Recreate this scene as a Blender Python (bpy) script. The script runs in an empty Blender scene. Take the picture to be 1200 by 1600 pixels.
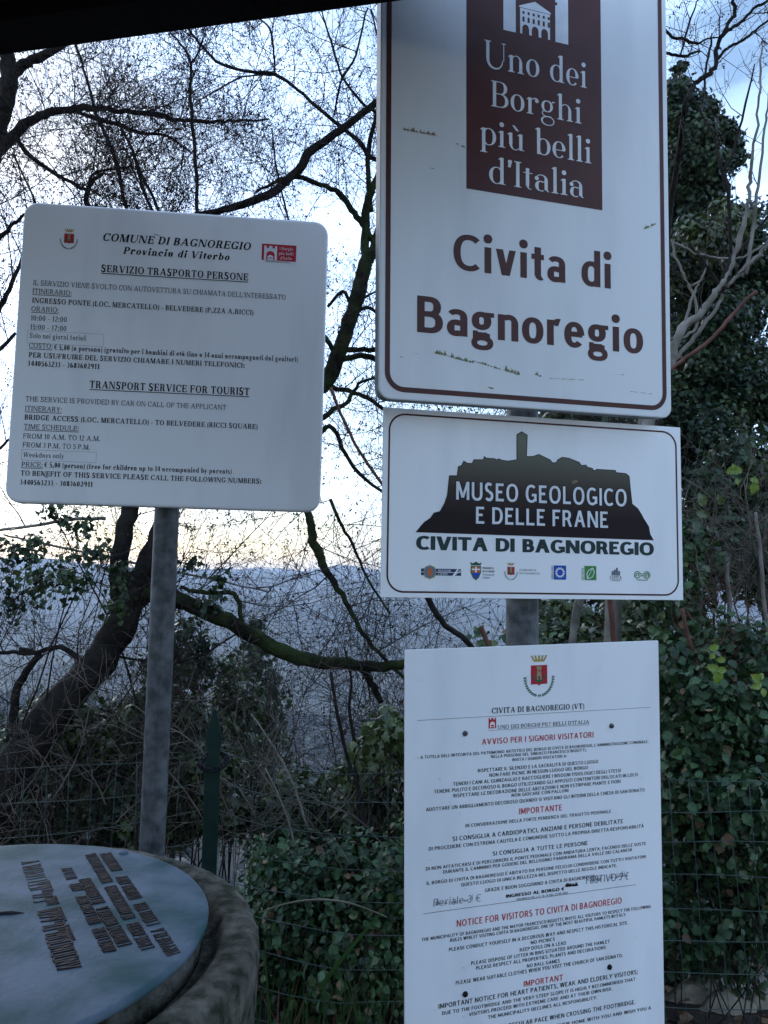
import bpy, bmesh, math, random
import numpy as np
from mathutils import Vector, Matrix

C = bpy.context.scene
R_ = math.radians
HAZE = .00030
rnd = random.Random(11)
nrs = np.random.RandomState(5)

# ------------------------------------------------------------------ camera, sky, sun, exposure
cam_data = bpy.data.cameras.new('camera')
cam = bpy.data.objects.new('camera', cam_data); C.collection.objects.link(cam); C.camera = cam
cam_data.sensor_fit = 'VERTICAL'; cam_data.sensor_height = 36.0
cam_data.lens = 36.0*1202/1600
cam_data.clip_start = .02; cam_data.clip_end = 30000
PITCH, ROLL = R_(5.3), R_(-1.0)
CR = Matrix.Rotation(PITCH, 3, 'X') @ Matrix.Rotation(ROLL, 3, 'Y')
EYE = Vector((0, 0, 1.6))
cam.matrix_world = Matrix.Translation(EYE) @ CR.to_4x4() @ Matrix.Rotation(R_(90), 4, 'X')

def at(px, py, y):
    """a point of the photograph (1200 x 1600) put at a chosen distance y"""
    d = CR @ Vector(((px-600)/1202, 1, -(py-800)/1202))
    return EYE + d*(y/d.y)

SUN_EL, SUN_AZ = 24.0, -35.0         # degrees; azimuth from +Y towards -X: beyond the signs, to the left
world = bpy.data.worlds.new('World'); C.world = world; world.use_nodes = True
nt = world.node_tree; N, Lk = nt.nodes, nt.links
bg = N['Background']; bg.inputs[1].default_value = .13
sky = N.new('ShaderNodeTexSky'); sky.sky_type = 'NISHITA'; sky.sun_disc = False
sky.sun_elevation = R_(SUN_EL); sky.sun_rotation = R_(SUN_AZ); sky.air_density = 1.3; sky.dust_density = .6; sky.ozone_density = 2.5
tc = N.new('ShaderNodeTexCoord'); mp = N.new('ShaderNodeMapping'); mp.inputs['Scale'].default_value = (1, 1, 2.6)
Lk.new(tc.outputs['Generated'], mp.inputs[0])
cn = N.new('ShaderNodeTexNoise'); cn.inputs['Scale'].default_value = 2.3; cn.inputs['Detail'].default_value = 7; cn.inputs['Roughness'].default_value = .55
cn.inputs['Distortion'].default_value = .3
mp.inputs['Location'].default_value = (.35, .1, .2)
Lk.new(mp.outputs[0], cn.inputs['Vector'])
cr = N.new('ShaderNodeValToRGB'); cr.color_ramp.elements[0].position = .38; cr.color_ramp.elements[1].position = .68
Lk.new(cn.outputs['Fac'], cr.inputs[0])
mx = N.new('ShaderNodeMix'); mx.data_type = 'RGBA'
Lk.new(cr.outputs[0], mx.inputs[0]); Lk.new(sky.outputs[0], mx.inputs[6])
# clouds: a thin overcast, creamier low down
sep = N.new('ShaderNodeSeparateXYZ'); Lk.new(tc.outputs['Generated'], sep.inputs[0])
c2 = N.new('ShaderNodeValToRGB'); c2.color_ramp.elements[0].position = .0; c2.color_ramp.elements[1].position = .13
c2.color_ramp.elements[0].color = (.42, .43, .47, 1); c2.color_ramp.elements[1].color = (.46, .64, 1.0, 1)
Lk.new(sep.outputs[2], c2.inputs[0])
cm = N.new('ShaderNodeMix'); cm.data_type = 'RGBA'; cm.blend_type = 'MULTIPLY'; cm.inputs[0].default_value = 1
Lk.new(c2.outputs[0], cm.inputs[6]); cm.inputs[7].default_value = (15, 15, 15, 1)
Lk.new(cm.outputs[2], mx.inputs[7]); Lk.new(mx.outputs[2], bg.inputs[0])

sd = bpy.data.lights.new('sun', 'SUN'); sd.energy = .5; sd.angle = R_(25); sd.color = (1.0, .95, .88)
sun = bpy.data.objects.new('sun', sd); C.collection.objects.link(sun)
sa, se = R_(SUN_AZ), R_(SUN_EL)
sv = Vector((math.sin(sa)*math.cos(se), math.cos(sa)*math.cos(se), math.sin(se)))
sun.rotation_euler = sv.to_track_quat('Z', 'Y').to_euler(); sun.location = (-20, 30, 20)

C.view_settings.view_transform = 'Standard'; C.view_settings.look = 'None'
C.view_settings.exposure = 0.92; C.view_settings.gamma = 1.0; C.view_settings.use_curve_mapping = False
C.render.engine = 'CYCLES'
C.cycles.max_bounces = 6; C.cycles.diffuse_bounces = 3; C.cycles.glossy_bounces = 2; C.cycles.transmission_bounces = 4
C.cycles.transparent_max_bounces = 6; C.cycles.volume_bounces = 0

# ------------------------------------------------------------------ helpers
def link(o, parent=None, mat=None):
    C.collection.objects.link(o)
    if parent is not None: o.parent = parent
    if mat is not None and o.type == 'MESH':
        if not o.data.materials: o.data.materials.append(mat)
    return o

def tag(o, label, cat, group=None, kind=None):
    if label: o['label'] = label
    if cat: o['category'] = cat
    if group: o['group'] = group
    if kind: o['kind'] = kind
    return o

def thing(name, label, cat, loc=(0, 0, 0), rot=None, group=None):
    o = bpy.data.objects.new(name, None); C.collection.objects.link(o)
    o.empty_display_size = .1
    o.location = loc
    if rot is not None: o.rotation_euler = rot.to_euler()
    return tag(o, label, cat, group)

def struct(name, me, mat, kind='structure', label=None, cat=None):
    o = bpy.data.objects.new(name, me); link(o, None, mat); o['kind'] = kind
    if label: o['label'] = label
    if cat: o['category'] = cat
    return o

def pyobj(name, vs, fs, mat, parent=None, smooth=False, loc=None):
    me = bpy.data.meshes.new(name); me.from_pydata(vs, [], fs); me.update()
    if smooth: me.polygons.foreach_set('use_smooth', [True]*len(me.polygons))
    o = bpy.data.objects.new(name, me); link(o, parent, mat)
    if loc is not None: o.location = loc
    return o

def npmesh(name, V, Fc, smooth=False):
    """V (n,3), Fc (m,k) all faces the same size"""
    me = bpy.data.meshes.new(name); n, (m, k) = len(V), Fc.shape
    me.vertices.add(n); me.vertices.foreach_set('co', V.astype(np.float32).ravel())
    me.loops.add(m*k); me.loops.foreach_set('vertex_index', Fc.astype(np.int32).ravel())
    me.polygons.add(m); me.polygons.foreach_set('loop_start', np.arange(0, m*k, k, dtype=np.int32))
    me.polygons.foreach_set('loop_total', np.full(m, k, dtype=np.int32))
    if smooth: me.polygons.foreach_set('use_smooth', np.ones(m, dtype=bool))
    me.update(calc_edges=True); me.validate(); return me

# ---- materials
def mat(name, col, rough=.6, col2=None, scale=8, detail=5, bump=0, bscale=None, metal=0, island=0, ramp=(.35, .65), spec=.5, coords='Object', transl=0, bdist=.01, stretch=None):
    m = bpy.data.materials.new(name); m.use_nodes = True
    nt = m.node_tree; N, L = nt.nodes, nt.links; b = N['Principled BSDF']
    b.inputs['Base Color'].default_value = (*col, 1); b.inputs['Roughness'].default_value = rough
    b.inputs['Metallic'].default_value = metal; b.inputs['Specular IOR Level'].default_value = spec
    tcn = N.new('ShaderNodeTexCoord')
    if col2:
        nz = N.new('ShaderNodeTexNoise'); nz.inputs['Scale'].default_value = scale; nz.inputs['Detail'].default_value = detail
        if stretch:
            mpn = N.new('ShaderNodeMapping'); mpn.inputs['Scale'].default_value = stretch; L.new(tcn.outputs[coords], mpn.inputs[0]); L.new(mpn.outputs[0], nz.inputs['Vector'])
        else: L.new(tcn.outputs[coords], nz.inputs['Vector'])
        rp = N.new('ShaderNodeValToRGB'); rp.color_ramp.elements[0].position, rp.color_ramp.elements[1].position = ramp
        rp.color_ramp.elements[0].color = (*col, 1); rp.color_ramp.elements[1].color = (*col2, 1)
        L.new(nz.outputs['Fac'], rp.inputs[0]); out = rp.outputs[0]
        if island:
            ge = N.new('ShaderNodeNewGeometry'); oi = N.new('ShaderNodeObjectInfo')
            ad = N.new('ShaderNodeMath'); ad.operation = 'ADD'; L.new(ge.outputs['Random Per Island'], ad.inputs[0]); L.new(oi.outputs['Random'], ad.inputs[1])
            fr = N.new('ShaderNodeMath'); fr.operation = 'FRACT'; L.new(ad.outputs[0], fr.inputs[0])
            hs = N.new('ShaderNodeMapRange'); hs.inputs[3].default_value = 1-island; hs.inputs[4].default_value = 1+island
            L.new(fr.outputs[0], hs.inputs[0])
            mm = N.new('ShaderNodeMix'); mm.data_type = 'RGBA'; mm.blend_type = 'MULTIPLY'; mm.inputs[0].default_value = 1
            L.new(out, mm.inputs[6]); L.new(hs.outputs[0], mm.inputs[7]); out = mm.outputs[2]
        L.new(out, b.inputs['Base Color'])
    if bump:
        nb = N.new('ShaderNodeTexNoise'); nb.inputs['Scale'].default_value = bscale or scale*4; nb.inputs['Detail'].default_value = 6
        L.new(tcn.outputs[coords], nb.inputs['Vector'])
        bp = N.new('ShaderNodeBump'); bp.inputs['Strength'].default_value = bump; bp.inputs['Distance'].default_value = bdist
        L.new(nb.outputs['Fac'], bp.inputs['Height']); L.new(bp.outputs[0], b.inputs['Normal'])
    if transl:
        tl = N.new('ShaderNodeBsdfTranslucent'); ms = N.new('ShaderNodeMixShader'); ms.inputs[0].default_value = transl
        if col2: L.new(out, tl.inputs[0])
        else: tl.inputs[0].default_value = (*col, 1)
        L.new(b.outputs[0], ms.inputs[1]); L.new(tl.outputs[0], ms.inputs[2]); L.new(ms.outputs[0], N['Material Output'].inputs[0])
    return m

M = {}
M['panel'] = mat('weathered_white_paint', (.67, .68, .69), .36, (.77, .775, .78), 9, 10, .05, 300, bdist=.0006, stretch=(1, 1, .22), ramp=(.30, .52))
M['panel_big'] = mat('dull_white_reflective_sheet', (.56, .57, .57), .40, (.66, .67, .67), 8, 10, .06, 250, bdist=.0006, stretch=(1, 1, .25), ramp=(.28, .52))
M['edge'] = mat('grey_sheet_edge', (.10, .105, .11), .5, (.22, .23, .24), 30, 4)
M['alu'] = mat('aluminium_edge', (.45, .46, .47), .4, (.6, .61, .62), 20, 4, metal=.6)
M['k'] = mat('black_print', (.008, .008, .010), .55, (.014, .014, .017), 60, 3, spec=0.18)
M['r'] = mat('red_print', (.42, .028, .03), .5, (.50, .045, .04), 30, 3, spec=0.18)
M['b'] = mat('brown_print', (.060, .016, .013), .42, (.075, .022, .018), 20, 6, spec=0.18)
M['w'] = mat('white_print', (.62, .64, .66), .45, (.72, .73, .75), 30, 3, spec=0.18)
M['g'] = mat('dark_teal_print', (.014, .030, .030), .5, (.022, .042, .042), 30, 3, spec=0.18)
M['galv'] = mat('galvanised_steel', (.038, .042, .044), .5, (.11, .115, .118), 40, 10, .15, 60, metal=.05, bdist=.002, spec=.2)
M['green_steel'] = mat('dark_green_painted_steel', (.005, .018, .015), .6, (.008, .026, .020), 30, 5, .1, 120, bdist=.001, spec=0.18)
M['wire'] = mat('green_plastic_coated_wire', (.018, .035, .030), .5, (.045, .065, .058), 25, 4, spec=0.18)
M['screw'] = mat('rusty_screw', (.05, .045, .045), .5, (.16, .15, .15), 200, 3, metal=.5)
M['stone'] = mat('mossy_rough_stone', (.020, .022, .013), .95, (.12, .108, .088), 34, 14, 1.0, 190, bdist=.004, ramp=(.36, .66), spec=.12)
M['bronze'] = mat('blue_green_patinated_bronze', (.026, .062, .068), .58, (.10, .125, .155), 9, 14, .8, 90, bdist=.0015, ramp=(.38, .62), spec=.06)
M['relief'] = mat('dark_bronze_relief', (.009, .008, .008), .6, (.030, .024, .026), 60, 4, metal=.3, spec=0.18)
M['wood'] = mat('dark_brown_roof_timber', (.016, .009, .007), .8, (.034, .019, .014), 6, 8, .3, 60, spec=0.12)
M['wood_dark'] = mat('black_brown_edge_timber', (.006, .0045, .005), .8, (.011, .008, .008), 8, 6, .3, 60, spec=0.12)
M['bark'] = mat('dark_wet_bark', (.007, .006, .005), .9, (.024, .020, .016), 9, 9, .8, 30, bdist=.02, spec=0.12)
M['moss'] = mat('mossy_dark_bark', (.006, .005, .003), .9, (.024, .036, .009), 6, 8, .8, 34, bdist=.02, ramp=(.42, .62), spec=0.12)
M['pale_bark'] = mat('pale_smooth_bark', (.085, .075, .060), .75, (.20, .18, .15), 9, 8, .3, 40, spec=0.18)
M['red_bark'] = mat('reddish_brown_bark', (.06, .024, .017), .7, (.12, .05, .036), 14, 6, .3, 60, spec=0.18)
M['twig'] = mat('dark_twig', (.010, .008, .007), .8, (.028, .021, .017), 3, 4, spec=0.12)
M['pale_twig'] = mat('pale_dry_twig', (.016, .013, .011), .8, (.12, .095, .075), 5, 4, spec=0.12)
M['bud'] = mat('dark_reddish_bud', (.018, .007, .007), .7, (.042, .017, .015), 4, 3, spec=0.12)
M['ivy'] = mat('dark_ivy_leaf', (.010, .026, .011), .38, (.038, .060, .020), 2.5, 5, island=.6, transl=.15, spec=.25)
M['ivy2'] = mat('mid_green_ivy_leaf', (.022, .042, .010), .42, (.060, .080, .020), 2.5, 5, island=.45, transl=.15)
M['bramble'] = mat('bramble_leaf', (.013, .034, .012), .45, (.042, .080, .030), 3, 5, island=.65, transl=.15, spec=.25)
M['lime'] = mat('yellow_green_young_leaf', (.09, .15, .02), .45, (.19, .26, .04), 20, 3, transl=.3)
M['straw'] = mat('dry_straw_stem', (.10, .09, .06), .7, (.18, .165, .12), 10, 3, spec=0.18)
M['grass'] = mat('grass_blade', (.018, .050, .012), .45, (.045, .095, .026), 6, 3, island=.35, transl=.25)
M['ground'] = mat('leaf_littered_earth', (.012, .010, .007), .95, (.06, .048, .034), 14, 12, 1.0, 60, bdist=.03, spec=0.18)
M['rock'] = mat('pale_tufa_rock', (.14, .115, .08), .95, (.27, .23, .17), 7, 9, .7, 26, bdist=.02, spec=0.18)
M['litter'] = mat('dead_brown_leaf', (.07, .04, .02), .8, (.15, .09, .045), 4, 3, island=.4)
wtr = bpy.data.materials.new('clear_water_drop'); wtr.use_nodes = True
_b = wtr.node_tree.nodes['Principled BSDF']; _b.inputs['Base Color'].default_value = (.9, .93, .96, 1); _b.inputs['Roughness'].default_value = .04
_b.inputs['Transmission Weight'].default_value = 1.0; _b.inputs['IOR'].default_value = 1.33; M['water'] = wtr

def flatcol(name, c, rough=.5): M[name] = mat(name, c, rough, tuple(min(1, v*1.15+.004) for v in c), 60, 3, spec=.15)
flatcol('crest_red_print', (.38, .02, .035)); flatcol('gold_print', (.36, .26, .06)); flatcol('leaf_green_print', (.03, .10, .04))
flatcol('navy_print', (.02, .035, .09)); flatcol('bright_blue_print', (.015, .07, .33)); flatcol('fresh_green_print', (.05, .22, .05))
flatcol('orange_print', (.45, .12, .03)); flatcol('grey_print', (.13, .15, .17)); flatcol('steel_blue_print', (.08, .17, .26)); flatcol('sand_print', (.28, .27, .12))
flatcol('faded_marker_ink', (.17, .17, .19)); flatcol('algae_scuff', (.17, .17, .08)); flatcol('rust_scuff', (.19, .14, .10))

# gradient print of the museum silhouette: olive grey on top, black brown below (printed ink)
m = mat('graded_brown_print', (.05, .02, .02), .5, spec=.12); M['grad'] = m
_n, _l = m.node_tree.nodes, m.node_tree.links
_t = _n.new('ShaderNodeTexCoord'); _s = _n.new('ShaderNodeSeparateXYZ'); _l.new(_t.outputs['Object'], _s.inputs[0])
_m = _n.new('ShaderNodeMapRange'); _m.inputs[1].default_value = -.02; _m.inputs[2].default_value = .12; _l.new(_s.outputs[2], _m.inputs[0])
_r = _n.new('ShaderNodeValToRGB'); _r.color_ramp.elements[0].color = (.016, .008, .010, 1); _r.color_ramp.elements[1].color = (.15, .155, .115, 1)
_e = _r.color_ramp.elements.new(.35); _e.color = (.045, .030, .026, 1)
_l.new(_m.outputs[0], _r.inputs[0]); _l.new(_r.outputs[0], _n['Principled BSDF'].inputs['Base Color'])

# ---- shapes
class MB:
    """collects tubes and other pieces into one mesh"""
    def __init__(s): s.v = []; s.f = []
    def tube(s, pts, rad, n=5, cap=True, rough=0):
        o = len(s.v); prev = None; m = len(pts)
        for i, p in enumerate(pts):
            a = pts[max(i-1, 0)]; b = pts[min(i+1, m-1)]
            d = (b-a)
            if d.length < 1e-9: d = Vector((0, 0, 1))
            d.normalize()
            if prev is None:
                u = d.orthogonal().normalized()
            else:
                u = prev - d*prev.dot(d)
                u = u.normalized() if u.length > 1e-6 else d.orthogonal().normalized()
            prev = u; w = d.cross(u); r = rad[i]
            for k in range(n):
                t = 2*math.pi*k/n; q = r*(1+(rnd.uniform(-rough, rough) if rough else 0))
                s.v.append(p + u*(math.cos(t)*q) + w*(math.sin(t)*q))
        for i in range(m-1):
            for k in range(n):
                a = o+i*n+k; b = o+i*n+(k+1) % n
                s.f.append((a, b, b+n, a+n))
        if cap:
            s.f.append(tuple(o+k for k in range(n))[::-1]); s.f.append(tuple(o+(m-1)*n+k for k in range(n)))
    def box(s, a, b):
        o = len(s.v); (x0, y0, z0), (x1, y1, z1) = a, b
        s.v += [Vector(p) for p in ((x0, y0, z0), (x1, y0, z0), (x1, y1, z0), (x0, y1, z0), (x0, y0, z1), (x1, y0, z1), (x1, y1, z1), (x0, y1, z1))]
        for q in ((0, 3, 2, 1), (4, 5, 6, 7), (0, 1, 5, 4), (1, 2, 6, 5), (2, 3, 7, 6), (3, 0, 4, 7)): s.f.append(tuple(o+i for i in q))
    def octa(s, p, r):
        o = len(s.v); q = r*rnd.uniform(.7, 1.3)
        for d in ((r, 0, 0), (-r, 0, 0), (0, q, 0), (0, -q, 0), (0, 0, r*1.3), (0, 0, -r*1.3)): s.v.append(p+Vector(d))
        for a, b in ((0, 2), (2, 1), (1, 3), (3, 0)): s.f.append((o+a, o+b, o+4)); s.f.append((o+b, o+a, o+5))
    def obj(s, name, m, parent=None, smooth=True, stuff=False):
        o = pyobj(name, s.v, s.f, m, parent, smooth)
        if stuff: o['kind'] = 'stuff'
        return o

def smooth_path(pts, rad, k=3, jit=0.0):
    """Catmull-Rom through points"""
    P, Rr = [], []; n = len(pts)
    for i in range(n-1):
        p0, p1, p2, p3 = pts[max(i-1, 0)], pts[i], pts[i+1], pts[min(i+2, n-1)]
        for j in range(k):
            t = j/k
            q = .5*((2*p1)+(p2-p0)*t+(2*p0-5*p1+4*p2-p3)*t*t+(3*p1-p0-3*p2+p3)*t**3)
            if jit: q = q+Vector((rnd.gauss(0, jit), rnd.gauss(0, jit), rnd.gauss(0, jit)))
            P.append(q); Rr.append(rad[i]+(rad[i+1]-rad[i])*t)
    P.append(pts[-1].copy()); Rr.append(rad[-1]); return P, Rr

def rr_pts(w, h, r, n=6, cx=0, cz=0):
    out = []
    for sx, sz, a0 in ((1, 1, 0), (-1, 1, 90), (-1, -1, 180), (1, -1, 270)):
        for i in range(n+1):
            a = R_(a0+90*i/n); out.append((cx+sx*(w/2-r)+r*math.cos(a), cz+sz*(h/2-r)+r*math.sin(a)))
    return out

def plate(name, w, h, r, rings, mat_, parent, n=6, cx=0, cz=0, edge=None):
    """rounded plate in the xz plane facing -y; rings = [(inset, y)...] from front rim to back"""
    vs, fs = [], []; k = 4*(n+1)
    for ins, y in rings:
        for x, z in rr_pts(w-2*ins, h-2*ins, max(r-ins, .0004), n, cx, cz): vs.append((x, y, z))
    for i in range(len(rings)-1):
        for j in range(k):
            a = i*k+j; b = i*k+(j+1) % k; fs.append((a, a+k, b+k, b))
    fs.append(tuple(range(k))); fs.append(tuple(range((len(rings)-1)*k, len(rings)*k))[::-1])
    o = pyobj(name, vs, fs, mat_, parent)
    if edge:
        o.data.materials.append(edge)
        for p in o.data.polygons:
            if len(p.vertices) == 4 and p.index >= k*edge_from[0]: p.material_index = 1
    return o
edge_from = [2]

def ring(name, w, h, r, t, mat_, parent, y, cx=0, cz=0, n=8):
    a = rr_pts(w, h, r, n, cx, cz); b = rr_pts(w-2*t, h-2*t, max(r-t, .001), n, cx, cz); k = len(a)
    vs = [(x, y, z) for x, z in a]+[(x, y, z) for x, z in b]
    return pyobj(name, vs, [(i, (i+1) % k, k+(i+1) % k, k+i)[::-1] for i in range(k)], mat_, parent)

def flat(name, polys, y, mat_, parent, dy=2.5e-5):
    """flat printed polygons (x,z) lying at y, each a hair above the one before"""
    vs, fs = [], []
    for i, p in enumerate(polys):
        o = len(vs); vs += [(x, y-i*dy, z) for x, z in p]; fs.append(tuple(range(o, o+len(p))))
    return pyobj(name, vs, fs, mat_, parent)

def rect(x0, z0, x1, z1): return [(x0, z0), (x1, z0), (x1, z1), (x0, z1)]
def disc(cx, cz, rx, rz=None, n=14): rz = rz or rx; return [(cx+rx*math.cos(2*math.pi*i/n), cz+rz*math.sin(2*math.pi*i/n)) for i in range(n)]

# ------------------------------------------------------------------ ground, valley, hills, haze
def gz(x, y):
    n = noise.noise(Vector((x*.5, y*.5, 0)))*.05
    if y < 3.2: return n*min(1, max(0, (y-2)/1.2)+.15)
    d = y-3.2
    z = -82*(1-math.exp(-d/115))                        # falls away into the valley
    z += n+noise.noise(Vector((x*.02, y*.02, 3)))*min(6, d*.05)
    return z
def hz(x, y):
    t = min(1, max(0, (y-320)/2900)); s_ = t*t*(3-2*t)
    z = -80+(122)*s_
    z += noise.noise(Vector((x*.0009, y*.0009, 1.7)))*70*s_+(.4-abs(noise.noise(Vector((x*.0026+y*.0008, y*.0012, 4)))))*(20+60*s_*(1-s_)*2)+noise.noise(Vector((x*.008, y*.006, 9)))*(5+5*s_)+noise.noise(Vector((x*.0035, y*.002, 21)))*62*s_+noise.noise(Vector((x*.012, y*.004, 31)))*14*s_+noise.noise(Vector((x*.03, y*.02, 9)))*2
    if y < 420: z -= 30*(420-y)/100
    if y > 3300: z -= (y-3300)*.05
    return z
from mathutils import noise
def sheet(name, xs, ys, f, m):
    vs = [(x, y, f(x, y)) for y in ys for x in xs]; k = len(xs)
    fs = [(j*k+i, j*k+i+1, (j+1)*k+i+1, (j+1)*k+i) for j in range(len(ys)-1) for i in range(k-1)]
    me = bpy.data.meshes.new(name); me.from_pydata(vs, [], fs); me.polygons.foreach_set('use_smooth', [True]*len(fs)); me.update()
    return struct(name, me, m)
def geo(a, b, n, p=2.2): return [a+(b-a)*((i/n)**p) for i in range(n+1)]
xs = sorted(set([round(v, 3) for v in geo(0, 500, 46, 2.6)]+[-round(v, 3) for v in geo(0, 500, 46, 2.6)]))
ys = [-40, -20, -8, -3, -1]+[i*.25 for i in range(0, 40)]+[10+v for v in geo(0, 350, 60, 1.8)]
sheet('ground', xs, ys, gz, M['ground'])
M['hill'] = mat('wooded_hillside', (.006, .011, .007), .95, (.065, .062, .040), .005, 10, ramp=(.35, .68))
sheet('hills', [-3600+i*60 for i in range(121)], [300+v for v in geo(0, 5200, 150, 1.6)], hz, M['hill'])

# far woods on the slopes: thousands of crowns, one mass
def crowns(name, n, pts, m):
    bmx = bmesh.new(); bmesh.ops.create_icosphere(bmx, subdivisions=1, radius=1)
    bv = np.array([v.co[:] for v in bmx.verts]); bf = np.array([[v.index for v in f.verts] for f in bmx.faces]); bmx.free()
    V = []; F_ = []
    for i, (x, y, z, s_) in enumerate(pts):
        q = bv*(1+nrs.uniform(-.45, .45, (len(bv), 1)))*np.array([s_, s_, s_*rnd.uniform(.8, 1.5)])
        V.append(q+np.array([x, y, z+s_*.5])); F_.append(bf+i*len(bv))
    return struct(name, npmesh(name, np.concatenate(V), np.concatenate(F_)), m, 'stuff', 'mass of small winter trees covering the far valley slopes', 'woods')
M['crown'] = mat('winter_wood_crowns', (.020, .022, .014), .95, (.045, .038, .030), .05, 6, island=.5)
pts = []
while len(pts) < 5200:
    y = 95+380*rnd.random()**1.2; x = rnd.uniform(-.75, .35)*y
    if noise.noise(Vector((x*.012, y*.01, 2)))+rnd.uniform(-.25, .25) < -.12: continue
    z = gz(x, y) if y < 340 else hz(x, y); pts.append((x, y, z, rnd.uniform(1.2, 3.4)))
crowns('far_woods', len(pts), pts, M['crown'])

hb = MB(); hb.box((-3900, -60, -95), (3900, 5600, 92))
hz_o = pyobj('haze', hb.v, hb.f, None); hz_o['kind'] = 'stuff'
hm = bpy.data.materials.new('pale_air'); hm.use_nodes = True; _n = hm.node_tree.nodes; _n.remove(_n['Principled BSDF'])
pv = _n.new('ShaderNodeVolumePrincipled'); pv.inputs['Color'].default_value = (.72, .84, 1.0, 1); pv.inputs['Density'].default_value = HAZE
pv.inputs['Anisotropy'].default_value = .2
hm.node_tree.links.new(pv.outputs[0], _n['Material Output'].inputs['Volume']); hz_o.data.materials.append(hm)

# ------------------------------------------------------------------ shelter roof over the viewer
e0, e1 = at(0, 89, 1.30), at(597, 1, 1.16)
ed = (e1-e0); ed.z = 0; ed.normalize(); zc = (e0.z+e1.z)/2
t = thing('shelter_roof', 'dark brown timber edge of a shelter roof crossing the top left corner', 'roof', (e0.x, e0.y, 0))
back = Vector((-ed.y, ed.x, 0)); back = -back if back.y > 0 else back
def slab(name, s0, s1, b0, b1, z0, z1, m, bump=0):
    vs = []
    for z in (z0, z1):
        for s_, b_ in ((s0, b0), (s1, b0), (s1, b1), (s0, b1)):
            p = ed*s_+back*b_; vs.append((p.x, p.y, z))
    return pyobj(name, vs, [(0, 3, 2, 1), (4, 5, 6, 7), (0, 1, 5, 4), (1, 2, 6, 5), (2, 3, 7, 6), (3, 0, 4, 7)], m, t)
slab('edge_beam', -.85, 1.3, 0, .075, zc, zc+.16, M['wood_dark'])
w = .135; i = 0; b_ = .078
while b_ < 1.35:
    slab('soffit_board', -.85, 1.3, b_, b_+w-.006, zc+.028+rnd.uniform(-.001, .001), zc+.05, M['wood']); b_ += w
slab('roof_deck', -.9, 1.35, -.03, 1.46, zc+.162, zc+.20, M['wood_dark'])
for s_, b2 in ((-.78, 1.35), (1.22, 1.35)):
    slab('post', s_-.05, s_+.05, b2, b2+.1, 0, zc+.02, M['wood_dark'])

slab('added_shade_wall', .2, 1.28, 1.47, 1.51, 0, zc+.02, M['wood'])  # unseen wall added behind the viewer to shade the right-hand signs

# ------------------------------------------------------------------ lettering
# Letters are drawn from strokes (cap height = 1), so no font file is needed.
SERIF = dict(W=.135, T=.032, S=.075, X=.64, A=1.04, k=1.0, b=.045)
SERIFB = dict(W=.22, T=.095, S=.05, X=.66, A=1.0, k=1.08, b=.08)
ROMAN = dict(W=.145, T=.085, S=.05, X=.66, A=1.0, k=1.04, b=.082)
SANSB = dict(W=.18, T=.145, S=0, X=.72, A=1.0, k=1.0, b=.088)
HUMAN = dict(W=.195, T=.15, S=0, X=.73, A=1.07, k=1.06, b=.052, round=1)
BLACK = dict(W=.30, T=.20, S=0, X=.74, A=1.0, k=1.25, b=.03)

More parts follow.
